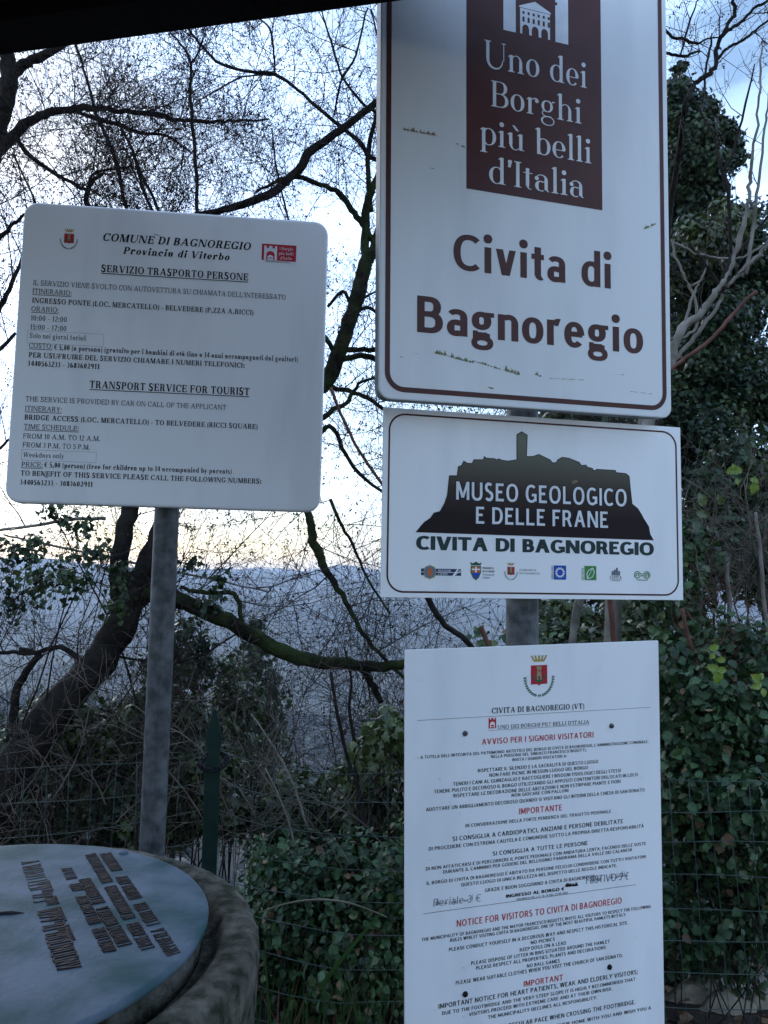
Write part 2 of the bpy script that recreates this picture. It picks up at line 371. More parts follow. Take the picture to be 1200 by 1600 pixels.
class Pen:
    def __init__(s, f):
        s.f = f; s.q = []                       # list of strips: (left points, right points)
        s.W, s.T, s.S, s.X, s.A = f['W'], f['T'], f['S'], f['X'], f['A']
        s.ser = s.S > 0
    def quad(s, a, b, c, d): s.q.append(([a, d], [b, c]))
    def V(s, x, y0, y1, sf='', w=None):         # stem, left edge x; sf: b t foot/top slab, f flag top
        w = w or s.W
        s.quad((x, y0), (x+w, y0), (x+w, y1), (x, y1))
        if s.ser:
            h = s.T*.95; S = s.S
            if 'b' in sf: s.slab(x, w, y0, h, 1)
            if 't' in sf: s.slab(x, w, y1, h, -1)
            if 'f' in sf: s.quad((x-S*.9, y1-.075-h*.3), (x+w*.5, y1-.075-h), (x+w*.5, y1), (x-S*.9, y1-.06))
    def slab(s, x, w, y, h, d):
        S = s.S
        a = [(x-S, y), (x+w+S, y), (x+w+S, y+d*h), (x-S, y+d*h)]
        if d < 0: a = a[::-1]
        s.quad(*a)
        b = [(x-S*.45, y+d*h), (x+w+S*.45, y+d*h), (x+w, y+d*(h+S*.4)), (x, y+d*(h+S*.4))]
        if d < 0: b = b[::-1]
        s.quad(*b)
    def H(s, x0, x1, y, t=None):
        t = t or s.T; s.quad((x0, y), (x1, y), (x1, y+t), (x0, y+t))
    def L(s, x0, y0, x1, y1, w=None):           # diagonal, x = left edge, horizontal cuts
        w = (w or s.W)*1.06
        if y0 > y1: x0, y0, x1, y1 = x1, y1, x0, y0
        s.quad((x0, y0), (x0+w, y0), (x1+w, y1), (x1, y1))
    def R(s, cx, cy, rx, ry, a0, a1, w=None, n=None):   # arc by outer radii
        W, T = s.W*1.05, s.T
        m = n or max(5, int(abs(a1-a0)/14)); Lf, Rt = [], []
        for i in range(m+1):
            u = i/m; a = math.radians(a0+(a1-a0)*u); c, q = math.cos(a), math.sin(a)
            if w:
                g = u*(len(w)-1); j = min(int(g), len(w)-2); t = w[j]+(w[j+1]-w[j])*(g-j)
                tx = t*.5; 
            else: tx = (T+(W-T)*c*c)*.5
            Rx, Ry = rx-W*.5, ry-T*.5
            if w: Rx, Ry = rx-max(w)*.5, ry-min(w)*.5
            e = .86 if not s.ser else .94
            pc = math.copysign(abs(c)**e, c)*Rx; ps = math.copysign(abs(q)**e, q)*Ry
            nx, ny = c/Rx, q/Ry; l = math.hypot(nx, ny); nx /= l; ny /= l
            Lf.append((cx+pc+nx*tx, cy+ps+ny*tx)); Rt.append((cx+pc-nx*tx, cy+ps-ny*tx))
        s.q.append((Lf, Rt) if a1 < a0 else (Rt, Lf))
    def dot(s, x, y, r):
        if s.ser or s.f.get('round'): r *= 1.12 if s.ser else 1.05; s.R(x, y, r*1.1, r*1.1, 0, 360, (r*1.05, r*1.05), 10); s.quad((x-r*.6, y-r*.6), (x+r*.6, y-r*.6), (x+r*.6, y+r*.6), (x-r*.6, y+r*.6))
        else: s.quad((x-r, y-r), (x+r, y-r), (x+r, y+r), (x-r, y+r))

def draw(p, c):
    W, T, S, X, A, k = p.W, p.T, p.S, p.X, p.A, p.f['k']
    ser = p.ser; th = T if ser else W*.92; o = .012
    V, H, L, R = p.V, p.H, p.L, p.R
    def tick(x, y0, y1):
        if ser: V(x-T*.9, y0, y1, '', T*1.1)
    if c == 'A':
        w = .80*k; L(0, 0, w/2-th*.55, 1, th); L(w-W, 0, w/2-W*.5, 1); H(th*.8, w-W*.8, .30)
        if ser: p.slab(0, th, 0, T*.95, 1); p.slab(w-W, W, 0, T*.95, 1)
    elif c == 'B':
        V(0, 0, 1, 'bt'); cx = .30*k
        H(W*.5, cx, 1-T); H(W*.5, cx, .52-T/2); H(W*.5, cx, 0)
        R(cx, .76-T*.25, .29*k, .24+T*.25, 90, -90); R(cx, .26+T*.25, .34*k, .26+T*.25, 90, -90)
    elif c in 'CG':
        a = 42 if ser else 48
        R(.42*k, .5, .42*k, .5+o, a, 360-a, None if ser else (T, W, W, W, T)) if 0 else R(.42*k, .5, .42*k, .5+o, a, 360-a)
        if ser: V(.76*k-T, .66, 1.0, '', T*1.1)
        if c == 'G':
            if ser: V(.80*k-W, .06, .42, 't')
            else: V(.80*k-W, .08, .5); H(.45*k, .80*k, .5-T)
        elif ser: V(.76*k-T, .03, .2, '', T*.8)
    elif c == 'D':
        V(0, 0, 1, 'bt'); cx = .32*k; H(W*.5, cx, 1-T); H(W*.5, cx, 0); R(cx, .5, .42*k, .5, 90, -90)
    elif c in 'EFL':
        V(0, 0, 1, 'bt'); w = (.60 if ser else .56)*k
        if c != 'L': H(W*.5, w, 1-T); H(W*.5, w*.82, .52-T/2); tick(w, .74, 1); tick(w*.82, .40, .63)
        if c != 'F': H(W*.5, w*1.04, 0); tick(w*1.04, 0, .28)
    elif c == 'H': w = .76*k; V(0, 0, 1, 'bt'); V(w-W, 0, 1, 'bt'); H(W*.5, w-W*.5, .52-T/2)
    elif c == 'I': V(0, 0, 1, 'bt')
    elif c == 'J': V(.30*k, .2, 1, 't'); R(.30*k+W-.22*k, .22, .22*k, .23, 0, -170)
    elif c == 'K':
        V(0, 0, 1, 'bt'); L(W*.9, .40, .70*k-th, 1, th); L(.70*k-W*.6, 0, .26*k, .60)
        if ser: p.slab(.70*k-th, th, 1, T*.95, -1); p.slab(.70*k-W*.6, W, 0, T*.95, 1)
    elif c == 'M':
        w = .92*k; v = th if ser else W; V(0, 0, 1, 'bt', v); V(w-W, 0, 1, 'bt'); L(w/2-W*.5, 0 if ser else .12, v*.15, 1, W); L(w/2-th*.5, 0 if ser else .12, w-W*.85-th*.2, 1, th)
    elif c == 'N':
        w = .78*k; v = th if ser else W; V(0, 0, 1, 'bt', v); V(w-v, 0, 1, 't' if ser else '', v); L(w-W*1.05, 0, 0, 1)
    elif c in 'OQ':
        R(.43*k, .5, .43*k, .5+o, 0, 360, None, 30)
        if c == 'Q': L(.70*k, -.12, .40*k, .22, W*.9)
    elif c in 'PR':
        V(0, 0, 1, 'bt'); cx = .30*k; H(W*.5, cx, 1-T); H(W*.5, cx, .47-T/2); R(cx, .735-T*.25, .32*k, .265+T*.25, 90, -90)
        if c == 'R':
            L(.68*k-W, 0, .30*k, .47)
            if ser: p.slab(.68*k-W, W, 0, T*.95, 1)
    elif c == 'S':
        a = T; b = W*1.02
        R(.31*k, .745, .29*k, .255+o, 35, 270, (a, b, b, b*.95), 16); R(.31*k, .27, .31*k, .27+o, 90, -150, (b*.95, b, b, a), 16)
        if ser: V(.57*k, .70, 1, '', T*1.1); V(.0, 0, .30, '', T*1.1)
    elif c == 'T':
        w = .72*k; V(w/2-W/2, 0, 1, 'b'); H(0, w, 1-T)
        tick(T, .74, 1); tick(w, .74, 1)
    elif c == 'U':
        w = .76*k; v = th if ser else W; V(0, .33, 1, 't'); V(w-v, .33, 1, 't', v)
        R(w/2, .34, w/2, .35+o, 180, 360, (W, max(T, W*.5), v), 14)
    elif c == 'V':
        w = .78*k; L(w/2-W*.6, 0, 0, 1); L(w/2-th*.4, 0, w-th, 1, th)
        if ser: p.slab(0, W, 1, T*.95, -1); p.slab(w-th, th, 1, T*.95, -1)
    elif c == 'W':
        w = 1.12*k
        for x in (0, w*.46): L(x+w*.27-W*.6, 0, x, 1); L(x+w*.27-th*.4, 0, x+w*.54-th, 1, th)
    elif c == 'X': w = .74*k; L(0, 0, w-th, 1, th); L(w-W, 0, 0, 1)
    elif c == 'Y':
        w = .74*k; V(w/2-W/2, 0, .42, 'b'); L(w/2-W/2, .40, 0, 1); L(w/2-th*.2, .40, w-th, 1, th)
    elif c == 'Z':
        w = .64*k; H(0, w, 1-T); H(0, w, 0); L(0, T*.5, w-W, 1-T*.5); tick(T, .76, 1); tick(w, 0, .24)
    # ---- lower case
    elif c in 'aà':
        w = .52*k; V(w-W, 0 if not ser else .06, X*.72, '')
        R(w-.27*k, X*.70, .27*k, X*.30+o, 0, 150, (W, T, T), 9)
        if ser: p.dot(.07, X*.75, W*.5); L(w-W*.1, 0, w-W, .10, W*.55)
        R(w-.25*k-W*.2, X*.30, .27*k-W*.2, X*.30+o, 60, 300)
        H(w-.28*k, w-W*.5, X*.60-T); H(w-.30*k, w-W*.5, 0) if not ser else None
        if c == 'à': L(w*.5-.02, X+.10, w*.25-.06, X+.30, W*.9)
    elif c in 'bp':
        V(0, 0 if c == 'b' else -.30, A if c == 'b' else X, 'f' if c == 'b' else 'bf'); R(.27*k, X/2, .30*k, X/2+o, 150, -150)
    elif c in 'dq':
        w = .57*k; V(w-W, 0 if c == 'd' else -.3, A if c == 'd' else X, 'f' if c == 'd' else 'b'); R(.30*k, X/2, .30*k, X/2+o, 30, 330)
        if ser and c == 'd': H(w-W*.2, w+S, 0)
    elif c == 'c':
        R(.27*k, X/2, .27*k, X/2+o, 50, 315)
        if ser: p.dot(.44*k, X*.76, W*.5)
    elif c in 'eéè':
        R(.28*k, X/2, .28*k, X/2+o, 0, 318); H(W*.5, .56*k-(T if ser else W*.3), X*.5-(T if ser else T*.4))
        R(.28*k, X/2, .28*k, X/2+o, 0, 20)
        if c != 'e': L(.22*k, X+.1, .12*k, X+.28, W*.8)
    elif c == 'f':
        V(.10*k, 0, A-.2, 'b'); R(.10*k+.22*k, A-.24, .22*k, .26, 180, 60, (W, T, T), 8); H(0, .36*k, X-T)
    elif c == 'g' and not ser:
        t = T*.85; w = W*.86
        R(.255*k, X*.665, .255*k, X*.335+o, 0, 360, None, 22)
        R(.275*k, -.13, .285*k, .20, 0, 360, (w, t, w, t, w), 24)
        V(.03*k, -.02, .20, '', w*.8); H(.06*k, .40*k, .04, t); V(.36*k, .0, .14, '', w*.7)
        H(.30*k, .58*k, X-t, t)
    elif c == 'g':
        R(.25*k, X*.66, .25*k, X*.34+o, 0, 360, (W*.9, T, W*.9, T, W*.9), 20)
        R(.28*k, -.15, .30*k, .185, 0, 360, (T*1.4, T, W*.6, T, T*1.4), 22)
        R(.22*k, X*.22, .20*k, .13, 110, 250, (T, T*1.2, T), 7); H(.16*k, .42*k, 0 if ser else .0, T*1.3)
        L(.40*k, X*.90, .52*k, X+o, W*.5); H(.46*k, .58*k, X-T*.9)
    elif c in 'hnmru':
        if c == 'u' or c == 'ù': pass
        top = A if c == 'h' else X
        if c == 'u':
            w = .55*k; V(0, .2, X, 'f'); V(w-W, 0, X, 'f'); R((w-W*.3)/2, .24, (w-W*.3)/2, .25+o, 180, 320, (W, T, T), 9)
            if ser: H(w-W*.2, w+S, 0)
        else:
            V(0, 0, top, 'bf'); w = .54*k
            if c in 'hn': V(w-W, 0, X-.22, 'b'); R((w+W*.2)/2+.0, X-.25, (w-W*.2)/2, .25+o, 140, 0, (T, T, W), 9)
            elif c == 'm':
                w = .48*k
                for j in (0, 1):
                    x = j*(w-W*.4); V(x+w-W, 0, X-.22, 'b'); R(x+(w+W*.2)/2, X-.25, (w-W*.2)/2, .25+o, 140, 0, (T, T, W), 9)
            else:
                R(.30*k, X-.24, .24*k, .24+o, 150, 75, (T, T*1.3, T*1.6), 6)
                if ser: p.dot(.36*k, X*.86, W*.5)
    elif c == 'ù':
        draw(p, 'u'); L(.30*k, X+.10, .12*k, X+.30, W*.8)
    elif c == 'i': V(0, 0, X, 'bf'); p.dot(W/2, X+.24, W*.58)
    elif c == 'l': V(0, 0, A, 'bf')
    elif c == 'k': V(0, 0, A, 'bf'); L(W*.8, X*.4, .50*k-th, X, th); L(.52*k-W, 0, W*1.1, X*.6)
    elif c == 'o': R(.29*k, X/2, .29*k, X/2+o, 0, 360, None, 26)
    elif c == 's':
        R(.21*k, X*.745, .20*k, X*.26+o, 30, 270, (T, W, W*.9), 11); R(.21*k, X*.27, .22*k, X*.27+o, 90, -150, (W*.9, W, T), 11)
    elif c == 't': V(.09*k, .12, X+.2 if not ser else X+.17); H(0, .36*k, X-T); R(.09*k+.17*k, .16, .17*k, .165+o, 180, 300, (W, T, T), 7)
    elif c == 'v': w = .54*k; L(w/2-W*.6, 0, 0, X); L(w/2-th*.4, 0, w-th, X, th)
    elif c == 'w':
        for x in (0, .36*k): L(x+.24*k-W*.6, 0, x, X); L(x+.24*k-th*.4, 0, x+.48*k-th, X, th)
    elif c == 'x': w = .52*k; L(0, 0, w-th, X, th); L(w-W, 0, 0, X)
    elif c == 'y': w = .54*k; L(w/2-W*.6, 0, 0, X); L(w/2-th*.4-.16*k, -.28, w-th, X, th)
    elif c == 'z': w = .46*k; H(0, w, X-T); H(0, w, 0); L(0, T*.5, w-W, X-T*.5)
    # ---- digits and marks
    elif c == '0': R(.27*k, .5, .27*k, .5+o, 0, 360, None, 24)
    elif c == '1': V(.14, 0, 1, 'b'); L(0, .78, .14, .97, W*.6)
    elif c == '2': R(.25*k, .72, .25*k, .28+o, 160, -20, (T, T, W, W), 12); L(0, T*.8, .44*k-W*.3, .64, W*.8); H(0, .52*k, 0, max(T, W*.6))
    elif c == '3': R(.24*k, .755, .23*k, .245+o, 150, -90, (T, T, W, T), 14); R(.24*k, .27, .26*k, .27+o, 90, -150, (T, W, T, T), 14)
    elif c == '4': V(.32*k, 0, 1); H(0, .52*k, .24, max(T, W*.5)); L(0, .26, .32*k, 1, th)
    elif c == '5': H(.06*k, .48*k, 1-T*1.2, T*1.2); L(.02*k, .50, .07*k, 1, th); R(.22*k, .32, .28*k, .32+o, 130, -150, (T, W, W, T), 14)
    elif c == '6': R(.27*k, .31, .27*k, .31+o, 0, 360, None, 20); R(.34*k, .42, .34*k, .60, 178, 90, (W, T), 9)
    elif c == '9': R(.27*k, .69, .27*k, .31+o, 0, 360, None, 20); R(.20*k, .58, .34*k, .60, -2, -90, (W, T), 9)
    elif c == '7': H(0, .52*k, 1-T*1.3, T*1.3); L(.12*k, 0, .50*k-W*.7, 1)
    elif c == '8': R(.26*k, .76, .22*k, .25, 0, 360, None, 18); R(.26*k, .27, .26*k, .28, 0, 360, None, 20)
    elif c == '.': p.dot(W*.55, W*.5, W*.55)
    elif c == ':': p.dot(W*.55, W*.5, W*.55); p.dot(W*.55, X-W*.4, W*.55)
    elif c == ',': p.dot(W*.55, W*.5, W*.55); L(W*.2, -.16, W*.6, .05, W*.5)
    elif c in "'’": L(.0, .72, .05, 1.0, W*.8); p.dot(W*.6, .93, W*.5) if ser else None
    elif c == '-': H(0, .30, .30, max(T, W*.55))
    elif c == '/': L(0, 0, .3, 1, W*.6)
    elif c == '(': R(.36, .36, .36, .70, 118, 242, (T, W*.8, T), 9)
    elif c == ')': R(.0, .36, .36, .70, 62, -62, (T, W*.8, T), 9)
    elif c == '€': R(.40*k, .5, .36*k, .5+o, 50, 310); H(-.04, .5*k, .54, T*.9); H(-.04, .46*k, .38, T*.9)
    elif c in 'È': draw(p, 'E'); L(.34*k, 1.08, .2*k, 1.24, W*.8)
    elif c in 'À': draw(p, 'A'); L(.42*k, 1.08, .28*k, 1.24, W*.8)
    elif c == '"': V(0, .7, 1); V(W*1.8, .7, 1)
    else: H(0, .4, .3)

_gc = {}
def glyph(font, c):
    key = (id(font), c)
    if key not in _gc:
        p = Pen(font); draw(p, c)
        xs = [v[0] for l, r in p.q for v in l+r]
        _gc[key] = (p.q, min(xs), max(xs))
    return _gc[key]

def layout(text, font, size, shear=0, track=0, sx=1.0):
    """strips of one line, starting at x = 0; returns (strips, width)"""
    x = 0; out = []; b = font['b']
    for c in text:
        if c == ' ': x += .38*font['k']; continue
        q, x0, x1 = glyph(font, c)
        for j, (l, r) in enumerate(q):
            f = lambda v: ((x+v[0]-x0+shear*v[1])*size*sx, v[1]*size)
            out.append(([f(v) for v in l], [f(v) for v in r], j))
        x += x1-x0+2*b+track
    return out, (x-2*b-track)*size*sx

def strips_mesh(name, strips, z0=0.0):
    vs, fs = [], []
    for l, r, j in strips:
        o = len(vs); n = len(l); z = z0+j*2.2e-5
        for a, b in zip(l, r): vs += [(a[0], -z, a[1]), (b[0], -z, b[1])]
        for i in range(n-1):
            fs.append((o+2*i, o+2*i+1, o+2*i+3, o+2*i+2))
    me = bpy.data.meshes.new(name); me.from_pydata(vs, [], fs)
    me.update(); return me

# ------------------------------------------------------------------ signs
LINES_LEFT = [
(SERIFB,'k',-0.1468,0.2285,0.2902,0.0159,0.2,0,'COMUNE DI BAGNOREGIO'),
(SERIFB,'k',-0.1052,0.2042,0.2073,0.0146,0.2,0,'Provincia di Viterbo'),
(SERIFB,'k',-0.1455,0.1646,0.2873,0.0146,0,1,'SERVIZIO TRASPORTO PERSONE'),
(ROMAN,'k',-0.2725,0.1294,0.4902,0.0104,0,0,"IL SERVIZIO VIENE SVOLTO CON AUTOVETTURA SU CHIAMATA DELL'INTERESSATO"),
(ROMAN,'k',-0.2729,0.1125,0.0736,0.0103,0,1,'ITINERARIO:'),
(SERIFB,'k',-0.2724,0.0939,0.4271,0.0104,0,0,'INGRESSO PONTE (LOC. MERCATELLO) - BELVEDERE (P.ZZA A.RICCI)'),
(ROMAN,'k',-0.2729,0.0767,0.0511,0.0102,0,1,'ORARIO:'),
(ROMAN,'k',-0.2728,0.0584,0.0675,0.0102,0,0,'10:00 - 12:00'),
(ROMAN,'k',-0.2727,0.0405,0.0675,0.0102,0,0,'15:00 - 17:00'),
(ROMAN,'k',-0.2727,0.0235,0.1063,0.0102,0,0,'Solo nei giorni feriali'),
(ROMAN,'k',-0.2726,0.0037,0.0434,0.0101,0,1,'COSTO:'),
(SERIFB,'k',-0.2260,0.0023,0.4723,0.0103,0,0,'€ 5,00 (a persona) (gratuito per i bambini di età fino a 14 anni accompagnati dai genitori)'),
(SERIFB,'k',-0.2720,-0.0153,0.4135,0.0102,0,0,'PER USUFRUIRE DEL SERVIZIO CHIAMARE I NUMERI TELEFONICI:'),
(SERIFB,'k',-0.2730,-0.0321,0.1344,0.0101,0,0,'3440563233 - 3683602911'),
(SERIFB,'k',-0.1547,-0.0703,0.3076,0.0147,0,1,'TRANSPORT SERVICE FOR TOURIST'),
(ROMAN,'k',-0.2723,-0.1021,0.3806,0.0101,0,0,'THE SERVICE IS PROVIDED BY CAR ON CALL OF THE APPLICANT'),
(ROMAN,'k',-0.2722,-0.1208,0.0678,0.0100,0,1,'ITINERARY:'),
(SERIFB,'k',-0.2722,-0.1381,0.4437,0.0101,0,0,'BRIDGE ACCESS (LOC. MERCATELLO) - TO BELVEDERE (RICCI SQUARE)'),
(ROMAN,'k',-0.2721,-0.1562,0.1015,0.0099,0,1,'TIME SCHEDULE:'),
(ROMAN,'k',-0.2725,-0.1747,0.1432,0.0099,0,0,'FROM 10 A.M. TO 12 A.M.'),
(ROMAN,'k',-0.2724,-0.1919,0.1250,0.0099,0,0,'FROM 3 P.M. TO 5 P.M.'),
(ROMAN,'k',-0.2697,-0.2109,0.0748,0.0099,0,0,'Weekdays only'),
(ROMAN,'k',-0.2721,-0.2298,0.0386,0.0098,0,1,'PRICE:'),
(SERIFB,'k',-0.2304,-0.2293,0.3547,0.0100,0,0,'€ 5,00 (person) (free for children up to 14 accompanied by parents)'),
(SERIFB,'k',-0.2726,-0.2468,0.4558,0.0100,0,0,'TO BENEFIT OF THIS SERVICE PLEASE CALL THE FOLLOWING NUMBERS:'),
(SERIFB,'k',-0.2726,-0.2642,0.1339,0.0098,0,0,'3440563233 - 3683602911')]
LINES_BIG = [
(SERIF,'w',-0.0978,0.6132,0.2103,0.0495,0,0,'Uno dei'),
(SERIF,'w',-0.0848,0.5423,0.1853,0.0478,0,0,'Borghi'),
(SERIF,'w',-0.1063,0.4696,0.2272,0.0475,0,0,'più belli'),
(SERIF,'w',-0.0887,0.4013,0.1930,0.0473,0,0,'d’Italia'),
(HUMAN,'b',-0.1573,0.2366,0.3202,0.0638,0,0,'Civita di'),
(HUMAN,'b',-0.2242,0.1190,0.4547,0.0637,0,0,'Bagnoregio')]
LINES_MUS = [
(SANSB,'w',-0.1627,0.0082,0.3429,0.0330,0,0,'MUSEO GEOLOGICO'),
(SANSB,'w',-0.1246,-0.0341,0.2649,0.0308,0,0,'E DELLE FRANE'),
(BLACK,'g',-0.2367,-0.0840,0.4744,0.0246,0,0,'CIVITA DI BAGNOREGIO')]
LINES_LOW = [
(SERIFB,'k',-0.0917,-0.1141,0.1820,0.0096,0,0,'CIVITA DI BAGNOREGIO (VT)'),
(ROMAN,'k',-0.0806,-0.1414,0.1804,0.0068,0,0,"UNO DEI BORGHI PIU' BELLI D'ITALIA"),
(SANSB,'r',-0.1105,-0.1657,0.2191,0.0099,0,0,'AVVISO PER I SIGNORI VISITATORI'),
(SANSB,'k',-0.2226,-0.1810,0.4469,0.0051,0,0,"A TUTELA DELL'INTEGRITÀ DEL PATRIMONIO ARTISTICO DEL BORGO DI CIVITA DI BAGNOREGIO, L'AMMINISTRAZIONE COMUNALE,"),
(SANSB,'k',-0.0938,-0.1896,0.1874,0.0051,0,0,'NELLA PERSONA DEL SINDACO FRANCESCO BIGIOTTI,'),
(SANSB,'k',-0.0533,-0.1982,0.1072,0.0051,0,0,'INVITA I SIGNORI VISITATORI A:'),
(SANSB,'k',-0.1184,-0.2117,0.2358,0.0059,0,0,'RISPETTARE IL SILENZIO E LA SACRALITÀ DI QUESTO LUOGO'),
(SANSB,'k',-0.0970,-0.2212,0.1935,0.0059,0,0,'NON FARE PICNIC IN NESSUN LUOGO DEL BORGO'),
(SANSB,'k',-0.1641,-0.2303,0.3286,0.0059,0,0,'TENERI I CANI AL GUINZAGLIO E RACCOGLIERE I BISOGNI FISIOLOGICI DEGLI STESSI'),
(SANSB,'k',-0.1985,-0.2398,0.3989,0.0059,0,0,'TENERE PULITO E DECOROSO IL BORGO UTILIZZANDO GLI APPOSITI CONTENITORI DISLOCATI IN LOCO'),
(SANSB,'k',-0.1633,-0.2498,0.3270,0.0059,0,0,'RISPETTARE LE DECORAZIONE DELLE ABITAZIONI E NON ESTIRPARE PIANTE E FIORI'),
(SANSB,'k',-0.0551,-0.2587,0.1115,0.0055,0,0,'NON GIOCARE CON PALLONI'),
(SANSB,'k',-0.2129,-0.2680,0.4276,0.0059,0,0,'ADOTTARE UN ABBIGLIAMENTO DECOROSO QUANDO SI VISITANO GLI INTERNI DELLA CHIESA DI SAN DONATO'),
(SANSB,'r',-0.0408,-0.2897,0.0840,0.0102,0,0,'IMPORTANTE'),
(SANSB,'k',-0.1417,-0.3014,0.2844,0.0055,0,0,'IN CONSIDERAZIONE DELLA FORTE PENDENZA DEL TRAGITTO PEDONALE'),
(SANSB,'k',-0.1652,-0.3216,0.3330,0.0074,0,0,'SI CONSIGLIA A CARDIOPATICI, ANZIANI E PERSONE DEBILITATE'),
(SANSB,'k',-0.2080,-0.3326,0.4196,0.0059,0,0,'DI PROCEDERE CON ESTREMA CAUTELA E COMUNQUE SOTTO LA PROPRIA DIRETTA RESPONSABILITÀ'),
(SANSB,'k',-0.0913,-0.3539,0.1855,0.0070,0,0,'SI CONSIGLIA A TUTTE LE PERSONE'),
(SANSB,'k',-0.2129,-0.3642,0.4283,0.0055,0,0,'DI NON AFFATICARSI E DI PERCORRERE IL PONTE PEDONALE CON ANDATURA LENTA, FACENDO DELLE SOSTE'),
(SANSB,'k',-0.1823,-0.3729,0.3677,0.0055,0,0,'DURANTE IL CAMMINO PER GODERE DEL BELLISSIMO PANORAMA DELLA VALLE DEI CALANCHI'),
(SANSB,'k',-0.2117,-0.3876,0.4267,0.0054,0,0,'IL BORGO DI CIVITA DI BAGNOREGIO È ABITATO DA PERSONE FELICI DI CONDIVIDERE CON TUTTI I VISITATORI'),
(SANSB,'k',-0.1500,-0.3978,0.3041,0.0055,0,0,'QUESTO LUOGO DI UNICA BELLEZZA NEL RISPETTO DELLE REGOLE INDICATE.'),
(SANSB,'k',-0.1061,-0.4126,0.2160,0.0058,0,0,'GRAZIE E BUON SOGGIORNO A CIVITA DI BAGNOREGIO.'),
(BLACK,'k',-0.0667,-0.4273,0.1129,0.0054,0,0,'INGRESSO AL BORGO €'),
(SANSB,'k',-0.0463,-0.4341,0.0993,0.0031,0,0,'DELIBERA DEL C.C. N. 14 DEL 21/05/2012'),
(SANSB,'r',-0.1581,-0.4628,0.3207,0.0108,0,0,'NOTICE FOR VISITORS TO CIVITA DI BAGNOREGIO'),
(SANSB,'k',-0.2206,-0.4773,0.4448,0.0054,0,0,'THE MUNICIPALITY OF BAGNOREGIO AND THE MAYOR FRANCESCO BIGIOTTI, INVITE ALL VISITORS TO RESPECT THE FOLLOWING'),
(SANSB,'k',-0.1697,-0.4856,0.3416,0.0054,0,0,'RULES WHILST VISITING CIVITA DI BAGNOREGIO, ONE OF THE MOST BEAUTIFUL HAMLETS IN ITALY.'),
(SANSB,'k',-0.1722,-0.5007,0.3477,0.0058,0,0,'PLEASE CONDUCT YOURSELF IN A DECOROUS WAY AND RESPECT THIS HISTORICAL SITE.'),
(SANSB,'k',-0.0201,-0.5115,0.0468,0.0058,0,0,'NO PICNICS'),
(SANSB,'k',-0.0412,-0.5206,0.0896,0.0058,0,0,'KEEP DOGS ON A LEAD'),
(SANSB,'k',-0.1320,-0.5289,0.2689,0.0058,0,0,'PLEASE DISPOSE OF LITTER IN BINS SITUATED AROUND THE HAMLET'),
(SANSB,'k',-0.1232,-0.5381,0.2515,0.0058,0,0,'PLEASE RESPECT ALL PROPERTIES, PLANTS AND DECORATIONS'),
(SANSB,'k',-0.0279,-0.5494,0.0637,0.0058,0,0,'NO BALL GAMES'),
(SANSB,'k',-0.1600,-0.5565,0.3235,0.0061,0,0,'PLEASE WEAR SUITABLE CLOTHES WHEN YOU VISIT THE CHURCH OF SAN DONATO.'),
(SANSB,'r',-0.0343,-0.5802,0.0761,0.0096,0,0,'IMPORTANT'),
(SANSB,'k',-0.1908,-0.5901,0.3855,0.0077,0,0,'IMPORTANT NOTICE FOR HEART PATIENTS, WEAK AND ELDERLY VISITORS:'),
(SANSB,'k',-0.1843,-0.6012,0.3735,0.0057,0,0,'DUE TO THE FOOTBRIDGE AND THE VERY STEEP SLOPE IT IS HIGHLY RECOMMENDED THAT'),
(SANSB,'k',-0.1361,-0.6112,0.2774,0.0057,0,0,'VISITORS PROCEED WITH EXTREME CARE AND AT THEIR OWN RISK.'),
(SANSB,'k',-0.1017,-0.6219,0.2114,0.0057,0,0,'THE MUNICIPALITY DECLINES ALL RESPONSIBILITY.'),
(SANSB,'k',-0.1631,-0.6418,0.3516,0.0073,0,0,'PLEASE WALK AT A REGULAR PACE WHEN CROSSING THE FOOTBRIDGE.'),
(SANSB,'k',-0.2179,-0.6556,0.4391,0.0057,0,0,'THE PEOPLE OF THE HAMLET ARE HAPPY TO SHARE THEIR HOME WITH YOU AND WISH YOU A')]


def text_lines(parent, lines, y, k=1.0, tilt=0.0, name='text_line'):
    for font, c, x, z, w, cap, sh, ul, t in lines:
        st, wd = layout(t, font, cap, sh)
        fx = w/wd
        st = [([(p[0]*fx, p[1]) for p in l], [(p[0]*fx, p[1]) for p in r], j) for l, r, j in st]
        if ul: st.append(([(0, -cap*.16), (w, -cap*.16)], [(0, -cap*.27), (w, -cap*.27)], 12))
        o = bpy.data.objects.new(name, strips_mesh(name, st)); link(o, parent, M[c])
        o.location = (x*k, y, z*k); o.scale = (k, 1, k); o.rotation_euler = (0, -tilt, 0)

